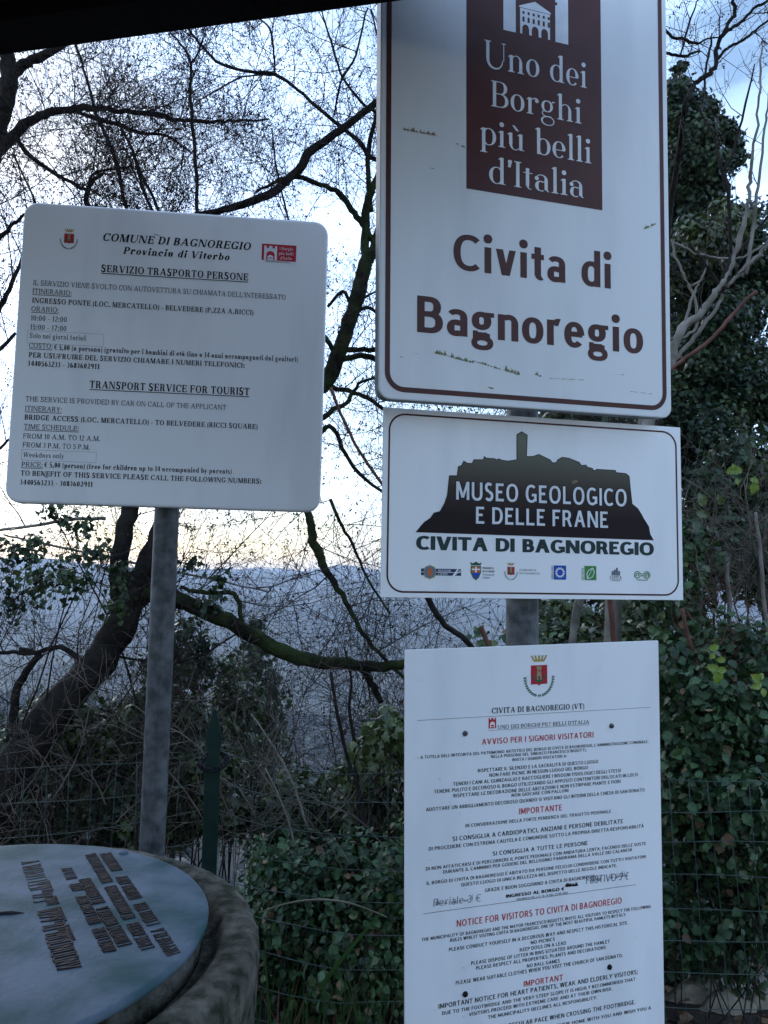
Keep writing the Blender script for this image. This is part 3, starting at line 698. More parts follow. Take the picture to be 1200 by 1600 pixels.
def crest(parent, cx, cz, s, y, tilt=0):
    """civic crest: shield with tower and green dragon, crown above, laurel wreath below"""
    e = bpy.data.objects.new('crest', None); C.collection.objects.link(e); e.parent = parent
    # the crest is one part: its own mesh is the shield, crown and wreath are sub-parts
    P = lambda x, z: (cx+x*s, cz+z*s)
    h = 1.07
    sh_ = [P(-.5, .53), P(-.5, -.50), P(-.12, -.50), P(0, -.58), P(.12, -.50), P(.5, -.50), P(.5, .53)]
    o = flat('shield', [sh_], y, M['crest_red_print'], e)
    tw = [[P(-.13, -.30), P(.13, -.30), P(.13, .12), P(-.13, .12)], [P(-.11, .12), P(.11, .12), P(.11, .34), P(-.11, .34)], [P(-.15, .34), P(.15, .34), P(.15, .42), P(-.15, .42)]]
    for i in range(3): tw.append([P(-.14+i*.10, .42), P(-.07+i*.10, .42), P(-.07+i*.10, .48), P(-.14+i*.10, .48)])
    flat('tower', tw, y-2e-4, M['sand_print'], e)
    flat('door', [[P(-.05, -.25), P(.05, -.25), P(.05, -.06), P(-.05, -.06)], [P(-.04, .18), P(.04, .18), P(.04, .27), P(-.04, .27)]], y-4e-4, M['navy_print'], e)
    st = []
    for i in range(12):
        a0, a1 = R_(195+i*12), R_(207+i*12); w0 = .05+.08*math.sin(math.pi*i/12); w1 = .05+.08*math.sin(math.pi*(i+1)/12)
        st.append([P(.34*math.cos(a0), -.10+.30*math.sin(a0)), P(.34*math.cos(a1), -.10+.30*math.sin(a1)), P((.34-w1)*math.cos(a1), -.10+(.30-w1)*math.sin(a1)), P((.34-w0)*math.cos(a0), -.10+(.30-w0)*math.sin(a0))])
    st += [[P(-.40, -.16), P(-.28, -.16), P(-.26, .02), P(-.36, .06)], [P(.24, -.18), P(.42, -.10), P(.40, .02), P(.28, -.06)]]
    flat('dragon', st, y-3e-4, M['leaf_green_print'], e)
    cr_ = [[P(-.32, .72), P(.32, .72), P(.36, .83), P(-.36, .83)]]
    for i in range(5):
        x = -.40+i*.20; f = 1.10; cr_.append([P(x*.82-.06, .82), P(x*.82+.06, .82), P(x*f+.045, 1.02), P(x*f-.045, 1.02)])
        cr_.append([P(x*f-.06, 1.0), P(x*f+.06, 1.0), P(x*f+.06, 1.06), P(x*f-.06, 1.06)])
    flat('crown', cr_, y, M['gold_print'], e)
    lv = []
    for sd_ in (-1, 1):
        for i in range(10):
            a = R_(-80+i*8.2); px, pz = sd_*.86*math.cos(a), -.10+1.02*math.sin(a)
            tx, tz = -sd_*math.sin(a)*sd_*sd_, math.cos(a)
            for q in (-.45, .45):
                dx, dz = tx*math.cos(q)-tz*math.sin(q), tx*math.sin(q)+tz*math.cos(q)
                if sd_ < 0: dx = -abs(dx) if False else dx
                L_ = .17; nx, nz = -dz*.035, dx*.035
                lv.append([P(px, pz), P(px+dx*L_*.5+nx, pz+dz*L_*.5+nz), P(px+dx*L_, pz+dz*L_), P(px+dx*L_*.5-nx, pz+dz*L_*.5-nz)])
    flat('wreath', lv, y, M['leaf_green_print'], e)
    flat('ribbon', [[P(-.08, -1.06), P(.08, -1.06), P(.10, -1.22), P(0, -1.12), P(-.10, -1.22)]], y-7e-4, M['grey_print'], e)
    return e

def castle(parent, cx, cz, w, h, y, cw, cr, name='castle_mark'):
    """crenellated wall with an arch and a small house inside it"""
    e = bpy.data.objects.new(name, None); C.collection.objects.link(e); e.parent = parent
    X = lambda u: cx+u*w; Z = lambda v: cz+v*h
    p = [(X(-.5), Z(-.5)), (X(.5), Z(-.5)), (X(.5), Z(.5)), (X(.32), Z(.5)), (X(.32), Z(.34)), (X(.14), Z(.34)), (X(.14), Z(.5)), (X(-.14), Z(.5)), (X(-.14), Z(.34)), (X(-.32), Z(.34)), (X(-.32), Z(.5)), (X(-.5), Z(.5))]
    flat('wall', [p], y, cw, e)
    arch = [(X(-.32), Z(-.5)), (X(.32), Z(-.5))]+[(X(.32*math.cos(R_(a))), Z(-.12+.26*math.sin(R_(a)))) for a in range(0, 181, 15)]
    flat('arch', [arch], y-1.2e-4, cr, e)
    flat('house', [[(X(-.22), Z(-.5)), (X(.22), Z(-.5)), (X(.22), Z(-.22)), (X(0), Z(-.12)), (X(-.22), Z(-.22))]], y-2.4e-4, cw, e)
    flat('window', [rect(X(-.15+i*.12), Z(-.40), X(-.09+i*.12), Z(-.28)) for i in range(3)], y-3.6e-4, cr, e)

def drops(parent, w, h, n, r0, r1, cx=0, cz=0):
    vs, fs = [], []; K = 7
    for _ in range(n):
        x, z = cx+rnd.uniform(-.49, .49)*w, cz+rnd.uniform(-.49, .49)*h; r = r0+(r1-r0)*rnd.random()**3; o = len(vs); e = rnd.uniform(.9, 1.5)
        for q, d in ((1, 0), (.8, .38), (.4, .6)):
            for k in range(K): a = 2*math.pi*k/K; vs.append((x+r*q*math.cos(a), -.0004-r*d, z+r*q*e*math.sin(a)))
        vs.append((x, -.0004-r*.66, z))
        for j in range(2):
            for k in range(K): fs.append((o+j*K+k, o+j*K+(k+1) % K, o+(j+1)*K+(k+1) % K, o+(j+1)*K+k))
        for k in range(K): fs.append((o+2*K+k, o+2*K+(k+1) % K, o+3*K))
    o = pyobj('raindrops', vs, fs, M['water'], parent, True); o['kind'] = 'stuff'

def scuffs(parent, runs, m, y=-4e-4, name='scuff_marks'):
    """ragged flecks along short lines: (x0,z0,x1,z1,height,count)"""
    ps = []
    for x0, z0, x1, z1, hh, n in runs:
        for _ in range(n):
            t = rnd.random(); x, z = x0+(x1-x0)*t, z0+(z1-z0)*t+rnd.uniform(-.1, .1)*hh; a = rnd.uniform(.0006, .0035); b = hh*rnd.random()**2
            ps.append([(x-a, z), (x-a*.3, z-.0007), (x+a, z-.0002), (x+a*.6, z+b*.5), (x+a*.2, z+b), (x-a*.4, z+b*.4)])
    flat(name, ps, y, m, parent, 1e-6)['kind'] = 'stuff'

def srot(y, p, r): return Matrix.Rotation(y, 3, 'Z') @ Matrix.Rotation(p, 3, 'X') @ Matrix.Rotation(r, 3, 'Y')

def clamp(parent, x, z, r, gap, w=.34):
    """channel bar bolted behind a panel with a strap round the pole (local frame of the sign)"""
    b = MB(); b.box((x-w/2, .012, z-.018), (x+w/2, .03, z+.018)); b.obj('mounting_rail', M['galv'], parent, False)

def pole(x, y, r, top, label, z0=0):
    b = MB(); n = 28
    zs = [z0+(top-z0)*i/30 for i in range(31)]
    b.tube([Vector((x, y, z)) for z in zs], [r]*31, n)
    t = thing('metal_pole', label, 'pole', (x, y, 0))
    b.v = [v-Vector((x, y, 0)) for v in b.v]
    o = b.obj('shaft', M['galv'], t)
    w = MB(); w.tube([Vector((r*.97*math.sin(.35), -r*.97*math.cos(.35), z)) for z in zs], [.0016]*31, 5); w.obj('weld_seam', M['galv'], t)
    c = MB(); c.tube([Vector((0, 0, top+d)) for d in (-.002, .012, .018)], [r*1.05, r*1.04, r*.7], 20); c.obj('cap', M['alu'], t)
    return t

# ---- transport notice, left
KL = 1.05
o3 = EYE+(Vector((-.42385, 1.48757, 2.03894))-EYE)*KL
t = thing('notice_board', 'white round-cornered board on the left pole listing the local transport service in Italian and English', 'sign', o3, srot(.10154, 0, .00438))
plate('panel', .60*KL, .599*KL, .030, [(.006, 0), (.0028, .0006), (.0008, .0024), (0, .006), (0, .017), (.003, .02)], M['panel'], t, 8)
text_lines(t, LINES_LEFT, -4e-4, KL)
crest(t, -.2105*KL, .2285*KL, .0186*KL, -4e-4)
lg = bpy.data.objects.new('club_mark', None); C.collection.objects.link(lg); lg.parent = t
flat('red_field', [rect(.1668*KL, .2100*KL, .2360*KL, .2440*KL)], -4e-4, M['crest_red_print'], lg)
castle(t, .1845*KL, .2250*KL, .026*KL, .030*KL, -6e-4, M['w'], M['crest_red_print'])
for i, (s_, x_, w_) in enumerate((('I Borghi', .2025, .0265), ('più belli', .2015, .0290), ("d'Italia", .2040, .0235))):
    text_lines(lg, [(ROMAN, 'w', x_, .2330-i*.0100, w_, .0062, 0, 0, s_)], -6e-4, KL, 0, 'small_lettering')
text_lines(lg, [(SANSB, 'k', .176, .2062, .049, .0022, 0, 0, 'UNO DEI BORGHI PIU BELLI')], -4e-4, KL, 0, 'small_lettering')
for x0, z0, x1, z1 in ((-.2775, .0130, -.1335, .0385), (-.2737, -.2170, -.1345, -.1962)):
    w_, h_ = (x1-x0)*KL, (z1-z0)*KL
    st_ = plate('sticker', w_, h_, .001, [(.0001, -.0001), (0, .0001)], M['panel'], t, 1, (x0+x1)/2*KL, (z0+z1)/2*KL)
    ring('sticker_edge', w_, h_, .001, .00045, M['grey_print'], t, -2.5e-4, (x0+x1)/2*KL, (z0+z1)/2*KL, 1)
scuffs(t, [(-.245, -.254, -.235, -.262, .003, 10), (-.05, .262, -.035, .258, .001, 12), (-.20, -.27, -.19, -.268, .002, 5)], M['grey_print'])
drops(t, .58*KL, .58*KL, 130, .0005, .0017)
clamp(t, -.03, .10, .0255, 0); clamp(t, -.03, -.20, .0255, 0)
pole(-.4590, 1.620, .0255, 2.30, 'galvanised steel pole at the left carrying the transport notice board')

# ---- town sign, right pole, top
t = thing('town_sign', 'tall white town sign with brown panel and large brown lettering, topmost on right pole', 'sign', (.26617, 1.3538, 1.91539), srot(.30839, .03602, -.02389))
plate('panel', .585, .92, .020, [(.002, 0), (.0004, .0008), (0, .0025), (0, .022), (.002, .024)], M['panel_big'], t, 6, 0, .46, M['edge'])
ring('border', .5635, .8865, .034, .0090, M['b'], t, -4e-4, .0, .4565)
flat('brown_field', [rect(-.1325, .3840, .1440, .842)], -4e-4, M['b'], t)
text_lines(t, LINES_BIG[:4], -6e-4)
text_lines(t, LINES_BIG[4:], -4e-4)
mk = bpy.data.objects.new('castle_emblem', None); C.collection.objects.link(mk); mk.parent = t
tw = []
for x0, x1 in ((-.0600, -.0352), (.0465, .0735)): tw += [rect(x0, .6890, x1, .815)]
tw += [rect(-.0600, .815, -.0480, .83), rect(-.0352-.010, .815, -.0352, .83), rect(.0465, .815, .0565, .83), rect(.0615, .815, .0735, .83)]
flat('tower', [tw[0], tw[2], tw[3]], -6e-4, M['w'], mk); flat('tower', [tw[1], tw[4], tw[5]], -6e-4, M['w'], mk)
arch_ = [(-.0352, .770)]+[(.0056-.041*math.cos(R_(a)), .770+.034*math.sin(R_(a))) for a in range(0, 181, 15)]+[(.0465, .815), (-.0352, .815)]
flat('arch', [arch_], -6e-4, M['w'], mk)
for q_ in (rect(.0465, .7595, .0505, .7650), rect(-.0392, .770, -.0352, .7750)): flat('notch', [q_], -8e-4, M['b'], mk)
flat('pediment', [[(-.0285, .7392), (.0378, .7392), (.0362, .7424), (.0045, .7560), (-.0270, .7424)]], -6e-4, M['w'], mk)
fc = [(-.0262, .7382), (-.0262, .6900), (-.0232, .6900)]
for cx_ in (-.0150, .0045, .0240):
    fc += [(cx_-.0070, .6900)]+[(cx_-.0070*math.cos(R_(a)), .7000+.0085*math.sin(R_(a))) for a in range(0, 181, 20)]+[(cx_+.0070, .6900)]
fc += [(.0352, .6900), (.0352, .7382)]
flat('facade', [fc], -6e-4, M['w'], mk)
wn = [rect(-.0215+i*.0104, .7130, -.0172+i*.0104, .7225) for i in range(6)]+[rect(-.0215+i*.0104, .7278, -.0172+i*.0104, .7330) for i in range(6)]
for q_ in wn: flat('window', [q_], -8e-4, M['b'], mk)
scuffs(t, [(-.190, .086, -.120, .074, .009, 60), (-.12, .078, -.065, .066, .004, 26), (-.058, .066, -.030, .060, .010, 34), (-.262, .071, -.222, .082, .001, 6)], M['algae_scuff'])
scuffs(t, [(-.0, .064, .012, .060, .007, 8), (.03, .058, .10, .060, .0008, 26), (.17, .076, .19, .076, .0008, 8), (.20, .046, .25, .044, .0008, 16), (-.09, .033, -.08, .030, .004, 7), (.235, .36, .262, .375, .007, 26)], M['algae_scuff'])
scuffs(t, [(-.252, .470, -.190, .470, .007, 46), (-.152, .462, -.137, .458, .003, 14), (-.20, .41, -.195, .41, .003, 4)], M['rust_scuff'])
clamp(t, .05, .12, .0305, 0); clamp(t, .05, .75, .0305, 0)

# ---- museum sign, right pole, middle
t = thing('museum_sign', 'wide white sign with dark hill silhouette and small logos, middle of the right pole', 'sign', (.28808, 1.4214, 1.74557), srot(.23467, .00537, -.00302))
plate('panel', .60, .3376, .0012, [(.0003, 0), (0, .0003), (0, .0032), (.0003, .0035)], M['panel'], t, 2)
ring('border', .5815, .3205, .031, .0032, M['b'], t, -4e-4, .0005, -.0005)
hill = [(-.2371, -.0533), (-.2274, -.0411), (-.2215, -.0347), (-.2106, -.0272), (-.2042, -.0178), (-.1928, -.0146), (-.1844, .0002), (-.1794, .0149), (-.1771, .0368), (-.1757, .0510), (-.1610, .0517), (-.1591, .0684), (-.1530, .0706), (-.1484, .0792), (-.1417, .0756), (-.1325, .0756), (-.1289, .0827), (-.1108, .0836), (-.1088, .0896), (-.1046, .0869), (-.0890, .0867), (-.0837, .0845), (-.0806, .0871), (-.0743, .0845), (-.0611, .0837), (-.0447, .0870), (-.0448, .1341), (-.0352, .1402), (-.0240, .1343), (-.0256, .0940), (-.0133, .0947), (-.0009, .0993), (.0217, .0904), (.0271, .0847), (.0353, .0861), (.0364, .0902), (.0463, .0963), (.0599, .0955), (.0819, .0885), (.0863, .0826), (.0957, .0841), (.0985, .0801), (.1085, .0786), (.1129, .0737), (.1179, .0770), (.1573, .0768), (.1589, .0728), (.1799, .0717), (.1867, .0669), (.1892, .0402), (.1922, .0136), (.2046, .0048), (.2114, -.0052), (.2158, -.0128), (.2271, -.0289), (.2297, -.0432), (.2370, -.0548)]
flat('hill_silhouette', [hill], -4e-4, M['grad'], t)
ol = []
for (a, b) in zip(hill[:-1], hill[1:]):
    dx, dz = b[0]-a[0], b[1]-a[1]; l = math.hypot(dx, dz); nx, nz = -dz/l*.0007, dx/l*.0007; ex, ez = dx/l*.0004, dz/l*.0004
    ol.append([(a[0]-nx-ex, a[1]-nz-ez), (b[0]-nx+ex, b[1]-nz+ez), (b[0]+nx+ex, b[1]+nz+ez), (a[0]+nx-ex, a[1]+nz-ez)])
flat('hill_outline', ol, -5e-4, M['k'], t, 1e-6)
MUSB = dict(HUMAN, W=.255, T=.215, b=.012)
text_lines(t, [(MUSB, 'k', x-.0007, z-.0007, w+.0014, c+.0016, a, b, s) for (f, _, x, z, w, c, a, b, s) in LINES_MUS[:2]], -7e-4, name='lettering_outline')
text_lines(t, LINES_MUS[:2], -10e-4)
text_lines(t, LINES_MUS[2:], -4e-4)
def emb(name):
    e = bpy.data.objects.new(name, None); C.collection.objects.link(e); e.parent = t; return e
e = emb('region_mark')
flat('bars', [rect(-.2269, -.1292, -.1520, -.1240), rect(-.2269, -.1228, -.1520, -.1172)], -4e-4, M['navy_print'], e)
flat('stripe', [[(-.1690, -.1296), (-.1640, -.1296), (-.1560, -.1168), (-.1590, -.1168)], [(-.1665, -.1296), (-.1650, -.1296), (-.1520, -.1196), (-.1520, -.1180)]], -6e-4, M['panel'], e)
flat('octagon', [disc(-.2106, -.1234, .0128, .0128, 8)], -6e-4, M['gold_print'], e)
flat('octagon_fill', [disc(-.2106, -.1234, .0108, .0108, 8)], -7e-4, M['steel_blue_print'], e)
flat('emblem_figure', [[(-.2170, -.1220), (-.2080, -.1300), (-.2040, -.1250), (-.2110, -.1150)], [(-.2150, -.1300), (-.2100, -.1320), (-.2060, -.1180), (-.2100, -.1170)]], -8e-4, M['orange_print'], e)
text_lines(e, [(SANSB, 'w', -.1950, -.1222, .0240, .0036, 0, 0, 'REGIONE'), (SANSB, 'w', -.1950, -.1284, .0170, .0036, 0, 0, 'LAZIO')], -6e-4, name='small_lettering')
e = emb('province_mark')
shp = lambda k, cx, cz: [(cx-.0088*k, cz+.0080*k), (cx+.0088*k, cz+.0080*k), (cx+.0088*k, cz-.003*k), (cx+.005*k, cz-.011*k), (cx, cz-.0150*k), (cx-.005*k, cz-.011*k), (cx-.0088*k, cz-.003*k)]
flat('shield_edge', [shp(1.12, -.1240, -.1200)], -4e-4, M['leaf_green_print'], e)
flat('shield_top', [shp(.95, -.1240, -.1200)], -5e-4, M['orange_print'], e)
flat('shield_foot', [[(-.1322, -.1230), (-.1158, -.1230), (-.1195, -.1300), (-.1240, -.1340), (-.1285, -.1300)]], -6e-4, M['bright_blue_print'], e)
flat('cross', [rect(-.1256, -.1225, -.1226, -.1128), rect(-.1322, -.1182, -.1158, -.1160)], -7e-4, M['panel'], e)
flat('crown', [[(-.1330, -.1100), (-.1150, -.1100), (-.1130, -.1040), (-.1180, -.1065), (-.1240, -.1030), (-.1300, -.1065), (-.1350, -.1040)]], -4e-4, M['leaf_green_print'], e)
text_lines(e, [(SANSB, 'k', -.1109, -.1163, .0215, .0036, 0, 0, 'PROVINCIA'), (SANSB, 'k', -.1109, -.1222, .0225, .0036, 0, 0, 'DI VITERBO'), (SANSB, 'grey_print', -.1109, -.1278, .0225, .0032, 0, 0, 'Assessorato'), (SANSB, 'grey_print', -.1109, -.1332, .0140, .0032, 0, 0, 'Cultura')], -4e-4, name='small_lettering')
crest(t, -.0561, -.1187, .0140, -4e-4)
text_lines(t, [(ROMAN, 'grey_print', -.0393, -.1183, .0325, .0034, 0, 0, 'COMUNE DI'), (ROMAN, 'grey_print', -.0393, -.1243, .0400, .0034, 0, 0, 'BAGNOREGIO')], -4e-4, name='small_lettering')
e = emb('gear_mark')
flat('blue_field', [rect(.0285, -.1331, .0538, -.1069)], -4e-4, M['bright_blue_print'], e)
gp = [(.0412+r_*math.cos(R_(a)), -.1200+r_*math.sin(R_(a))) for a, r_ in [(i*15, (.0105 if i % 2 else .0080)) for i in range(24)]]
flat('gear_ring', [gp], -5e-4, M['w'], e); flat('gear_centre', [disc(.0412, -.1200, .0060)], -6e-4, M['bright_blue_print'], e)
def vtext(parent, s, x, z, h, w, m):
    st, wd = layout(s, SANSB, w); st = [([(p[0]*h/wd, p[1]) for p in l], [(p[0]*h/wd, p[1]) for p in r], j) for l, r, j in st]
    o = bpy.data.objects.new('small_lettering', strips_mesh('small_lettering', st)); link(o, parent, m); o.location = (x, -4e-4, z); o.rotation_euler = (0, R_(-90), 0)
vtext(e, 'SIMULABO', .0272, -.1328, .0250, .0034, M['grey_print'])
e = emb('leaf_mark')
flat('green_field', [rect(.0912, -.1332, .1155, -.1067)], -4e-4, M['fresh_green_print'], e)
lf = [(.0960, -.1300), (.0950, -.1220), (.0990, -.1140), (.1090, -.1095), (.1120, -.1180), (.1085, -.1270), (.1010, -.1310)]
flat('leaf', [lf], -5e-4, M['w'], e); flat('leaf_fill', [[(1.0*x*.80+.1038*.20, z*.80-.1210*.20) for x, z in lf]], -6e-4, M['fresh_green_print'], e)
flat('leaf_vein', [[(.0950, -.1320), (.0962, -.1320), (.1080, -.1115), (.1072, -.1110)]], -7e-4, M['w'], e)
vtext(e, 'RESINA', .0898, -.1330, .0225, .0046, M['fresh_green_print'])
e = emb('towers_mark')
flat('tower_bars', [rect(.1475, -.1235, .1515, -.1155), rect(.1520, -.1235, .1560, -.1130), rect(.1565, -.1235, .1605, -.1092), rect(.1610, -.1235, .1650, -.1150)], -4e-4, M['grey_print'], e)
text_lines(e, [(HUMAN, 'grey_print', .1440, -.1298, .0245, .0052, 0, 0, 'CIVITA')], -4e-4, name='small_lettering')
flat('rule', [rect(.1450, -.1322, .1680, -.1312), rect(.1480, -.1340, .1655, -.1332)], -4e-4, M['grey_print'], e)
e = emb('scroll_mark')
vv = []
for cx_, sg in ((.2018, 1), (.2216, -1)):
    for rr_, a0, a1 in ((.0072, 20, 330), (.0038, -60, 240)):
        for i in range(12):
            A0, A1 = R_(a0+(a1-a0)*i/12), R_(a0+(a1-a0)*(i+1)/12)
            vv.append([(cx_+sg*rr_*math.cos(A0), -.1215+rr_*math.sin(A0)), (cx_+sg*rr_*math.cos(A1), -.1215+rr_*math.sin(A1)), (cx_+sg*(rr_-.0017)*math.cos(A1), -.1215+(rr_-.0017)*math.sin(A1)), (cx_+sg*(rr_-.0017)*math.cos(A0), -.1215+(rr_-.0017)*math.sin(A0))])
vv += [rect(.2070, -.1205, .2165, -.1190), rect(.2070, -.1240, .2165, -.1225)]
flat('scrolls', vv, -4e-4, M['fresh_green_print'], e)
text_lines(e, [(SANSB, 'fresh_green_print', .1990, -.1325, .0250, .0024, 0, 0, 'TERRITORIO')], -4e-4, name='small_lettering')
sm = [disc(.0700+i*.004, .0500+(i % 2)*.002, .004, .003, 7) for i in range(2)]
flat('smudge', sm, -8e-4, M['rust_scuff'], t, 1e-6)
drops(t, .58, .32, 60, .0004, .0012)
clamp(t, .02, .05, .0305, 0, .3); clamp(t, .02, -.08, .0305, 0, .3)

# ---- visitors' notice, right pole, bottom
TL = R_(-.68)
t = thing('notice_board', 'square-cornered white notice to visitors with red headings, wet with drops, lowest on the right pole', 'sign', (.27758, 1.37561, 1.4962), srot(.30534, .03296, -.02603))
plate('panel', .50, .80, .0012, [(.0003, 0), (0, .0003), (0, .0032), (.0003, .0035)], M['panel'], t, 2, 0, -.40)
text_lines(t, LINES_LOW, -4e-4, 1, TL)
crest(t, .0002, -.0522, .0322, -4e-4)
castle(t, -.0907, -.1304, .0142, .0180, -4e-4, M['r'], M['panel'])
for q_ in ([(-.2288, -.1171), (.2298, -.1216), (.2298, -.1222), (-.2288, -.1177)], [(-.0979, -.1425), (.0999, -.1450), (.0999, -.1455), (-.0979, -.1430)], [(-.2178, -.4331), (.1931, -.4370), (.1931, -.4377), (-.2178, -.4338)]): flat('rule', [q_], -4e-4, M['k'], t)
for i, (x, z) in enumerate(((-.1416, -.1445), (.1465, -.1503), (-.1430, -.5743), (.1358, -.5735))):
    b = MB(); b.tube([Vector((x, -.0002, z)), Vector((x, -.0022, z)), Vector((x, -.0030, z))], [.0048, .0044, .0028], 14)
    o = b.obj('screw', M['screw'] if i < 2 else M['relief'], t)
    b = MB(); b.tube([Vector((x, -.0030, z)), Vector((x, -.0036, z))], [.0014, .0014], 6); b.obj('socket', M['relief'], o)
# faded felt-pen writing either side of the price line
def marker(s, x, z, w, cap, thick, n):
    F_ = dict(SANSB, W=thick, T=thick*.8, b=.08); st, wd = layout(s, F_, cap, .05)
    st = [([(p[0]*w/wd, p[1]+rnd.gauss(0, .0002)) for p in l], [(p[0]*w/wd, p[1]) for p in r], j) for l, r, j in st]
    o = bpy.data.objects.new('handwriting', strips_mesh('handwriting', st)); link(o, t, M['faded_marker_ink']); o.location = (x, -4e-4, z); o.rotation_euler = (0, -TL+.02, 0)
    for _ in range(n):
        pass
marker('Feriale 3 €', -.2000, -.4240, .0860, .0120, .11, 6)
marker('FESTIVO 5 €', .0900, -.4235, .0880, .0130, .15, 6)
scuffs(t, [(.050, -.4225, .074, -.4235, .007, 70)], M['k'], -6e-4)
scuffs(t, [(-.195, -.4215, -.12, -.4225, .012, 22), (.095, -.4200, .175, -.4195, .012, 22)], M['faded_marker_ink'])
drops(t, .49, .79, 900, .0004, .0016, 0, -.40)
clamp(t, .02, -.20, .0305, 0, .3); clamp(t, .02, -.60, .0305, 0, .3)
pole(.2660, 1.4720, .0305, 2.85, 'thick galvanised pole behind the three signs on the right')

# ------------------------------------------------------------------ orientation table
PX, PY = -.607, 1.147
t = thing('orientation_table', 'round rough stone table with a blue-green bronze disc on top, bottom left', 'stone table', (PX, PY, 0))
prof = [(.0, 1.045), (.30, 1.045), (.362, 1.050), (.372, 1.058), (.377, 1.070), (.384, 1.077), (.400, 1.0795), (.418, 1.079), (.428, 1.074), (.4335, 1.064), (.436, 1.045), (.435, .99), (.430, .93), (.420, .85), (.408, .74), (.395, .60), (.385, .40), (.385, .15), (.40, 0)]
pp = []
for (a, b) in zip(prof[:-1], prof[1:]):
    k = max(1, int(math.hypot(b[0]-a[0], b[1]-a[1])/.012))
    for i in range(k): pp.append((a[0]+(b[0]-a[0])*i/k, a[1]+(b[1]-a[1])*i/k))
pp.append(prof[-1]); n = 420; vs, fs = [], []
from mathutils import noise
for i, (r, z) in enumerate(pp):
    for j in range(n):
        a = 2*math.pi*j/n; q = Vector((math.cos(a), math.sin(a), 0))
        if r < .36: d = 0
        else:
            p = Vector((q.x*r, q.y*r, z))
            d = .003*noise.noise(p*5)+.0010*noise.noise(p*40)+.0012*noise.noise(p*85)-.006*max(0, noise.noise(p*30)-.25)
        rr, zz = r+d, z+(d*.7 if z > 1.04 else 0)
        vs.append((q.x*rr, q.y*rr, zz))
for i in range(len(pp)-1):
    for j in range(n): a = i*n+j; b = i*n+(j+1) % n; fs.append((a, a+n, b+n, b))
fs.append(tuple(range(n))[::-1])
pyobj('stone_drum', vs, fs, M['stone'], t, True)
# mortar ledge under the disc
b = MB(); vs, fs = [], []; n = 120
for i, (r, z) in enumerate(((.20, 1.046), (.350, 1.05), (.348, 1.066), (.344, 1.080), (.340, 1.088), (.20, 1.088))):
    for j in range(n):
        a = 2*math.pi*j/n; q = .004*noise.noise(Vector((math.cos(a)*5, math.sin(a)*5, i*.6))); vs.append(((r+q)*math.cos(a), (r+q)*math.sin(a), z))
for i in range(5):
    for j in range(n): a = i*n+j; c_ = i*n+(j+1) % n; fs.append((a, c_, c_+n, a+n))
pyobj('mortar_bed', vs, fs, M['stone'], t, True)
vs, fs = [], []; n = 160
for i, (r, z) in enumerate(((.300, 1.0885), (.355, 1.0885), (.3585, 1.091), (.3590, 1.097), (.3570, 1.0995), (.3500, 1.1004), (.30, 1.1), (.20, 1.1), (.10, 1.1), (.001, 1.1))):
    for j in range(n):
        a = 2*math.pi*j/n; zz = z
        if i >= 5: zz += .0012*noise.noise(Vector((r*math.cos(a)*7, r*math.sin(a)*7, 0)))
        vs.append((r*math.cos(a), r*math.sin(a), zz))
for i in range(9):
    for j in range(n): a = i*n+j; c_ = i*n+(j+1) % n; fs.append((a, c_, c_+n, a+n))
pyobj('bronze_disc', vs, fs, M['bronze'], t, True)
# raised lettering, worn beyond reading: strokes in relief, lines run up the disc
def relief(x0, y0, x1, y1, cap, words, name='relief_line'):
    """line from (x0,y0) to (x1,y1) in plan; words = [(start, end) ...] as fractions"""
    d = Vector((x1-x0, y1-y0)); Ln = d.length; d /= Ln; u = Vector((-d.y, d.x))
    vs, fs = [], []
    def bar(s0, u0, s1, u1, w, h=.0016):
        o = len(vs); a = Vector((x0, y0))+d*s0+u*u0; b = Vector((x0, y0))+d*s1+u*u1; q = (b-a)
        if q.length < 1e-5: return
        q.normalize(); nn = Vector((-q.y, q.x))*w/2
        for z, sh in ((1.0990, 1.25), (1.1+h, .8)):
            for p in (a-nn*sh, a+nn*sh, b+nn*sh, b-nn*sh): vs.append((p.x-PX, p.y-PY, z))
        for f in ((4, 5, 6, 7), (0, 1, 5, 4), (1, 2, 6, 5), (2, 3, 7, 6), (3, 0, 4, 7)): fs.append(tuple(o+i for i in f))
    lw = cap*.46; st = cap*.10
    for w0, w1 in words:
        s = w0*Ln; e = w1*Ln
        while s < e-lw*.5:
            k = rnd.choice('IHNEVALDOR')
            if k in 'IHNELDR': bar(s, 0, s, cap, st)
            if k in 'HNDO': bar(s+lw*.68, 0, s+lw*.68, cap, st)
            if k in 'O': bar(s, 0, s, cap, st)
            if k == 'N': bar(s, cap, s+lw*.68, 0, st)
            if k in 'VA':
                a, c = (0, cap) if k == 'V' else (cap, 0)
                bar(s, c, s+lw*.36, a, st); bar(s+lw*.72, c, s+lw*.36, a, st)
            if k in 'EDOR': bar(s, cap, s+lw*.6, cap, st*.8)
            if k in 'ELDO': bar(s, 0, s+lw*.6, 0, st*.8)
            if k in 'EHRA': bar(s, cap*.5, s+lw*.6, cap*.5, st*.8)
            if k == 'R': bar(s+lw*.6, cap*.5, s+lw*.6, cap, st); bar(s+lw*.2, cap*.5, s+lw*.7, 0, st)
            s += lw*(.55 if k == 'I' else 1.08)
    # ground the letters stand on
    pyobj(name, vs, fs, M['relief'], t)
T0, T1 = (-.629, 1.411), (-.406, 1.036)
DX, DY = T0[0]-T1[0], T0[1]-T1[1]
relief(-.381, 1.046, -.381+DX*1.0, 1.046+DY*1.0, .029, [(0, .50), (.55, .64), (.67, 1.0)])
relief(-.419, 1.120, -.543-.003, 1.329, .0165, [(0, .22), (.28, .50), (.56, .70), (.78, 1)])
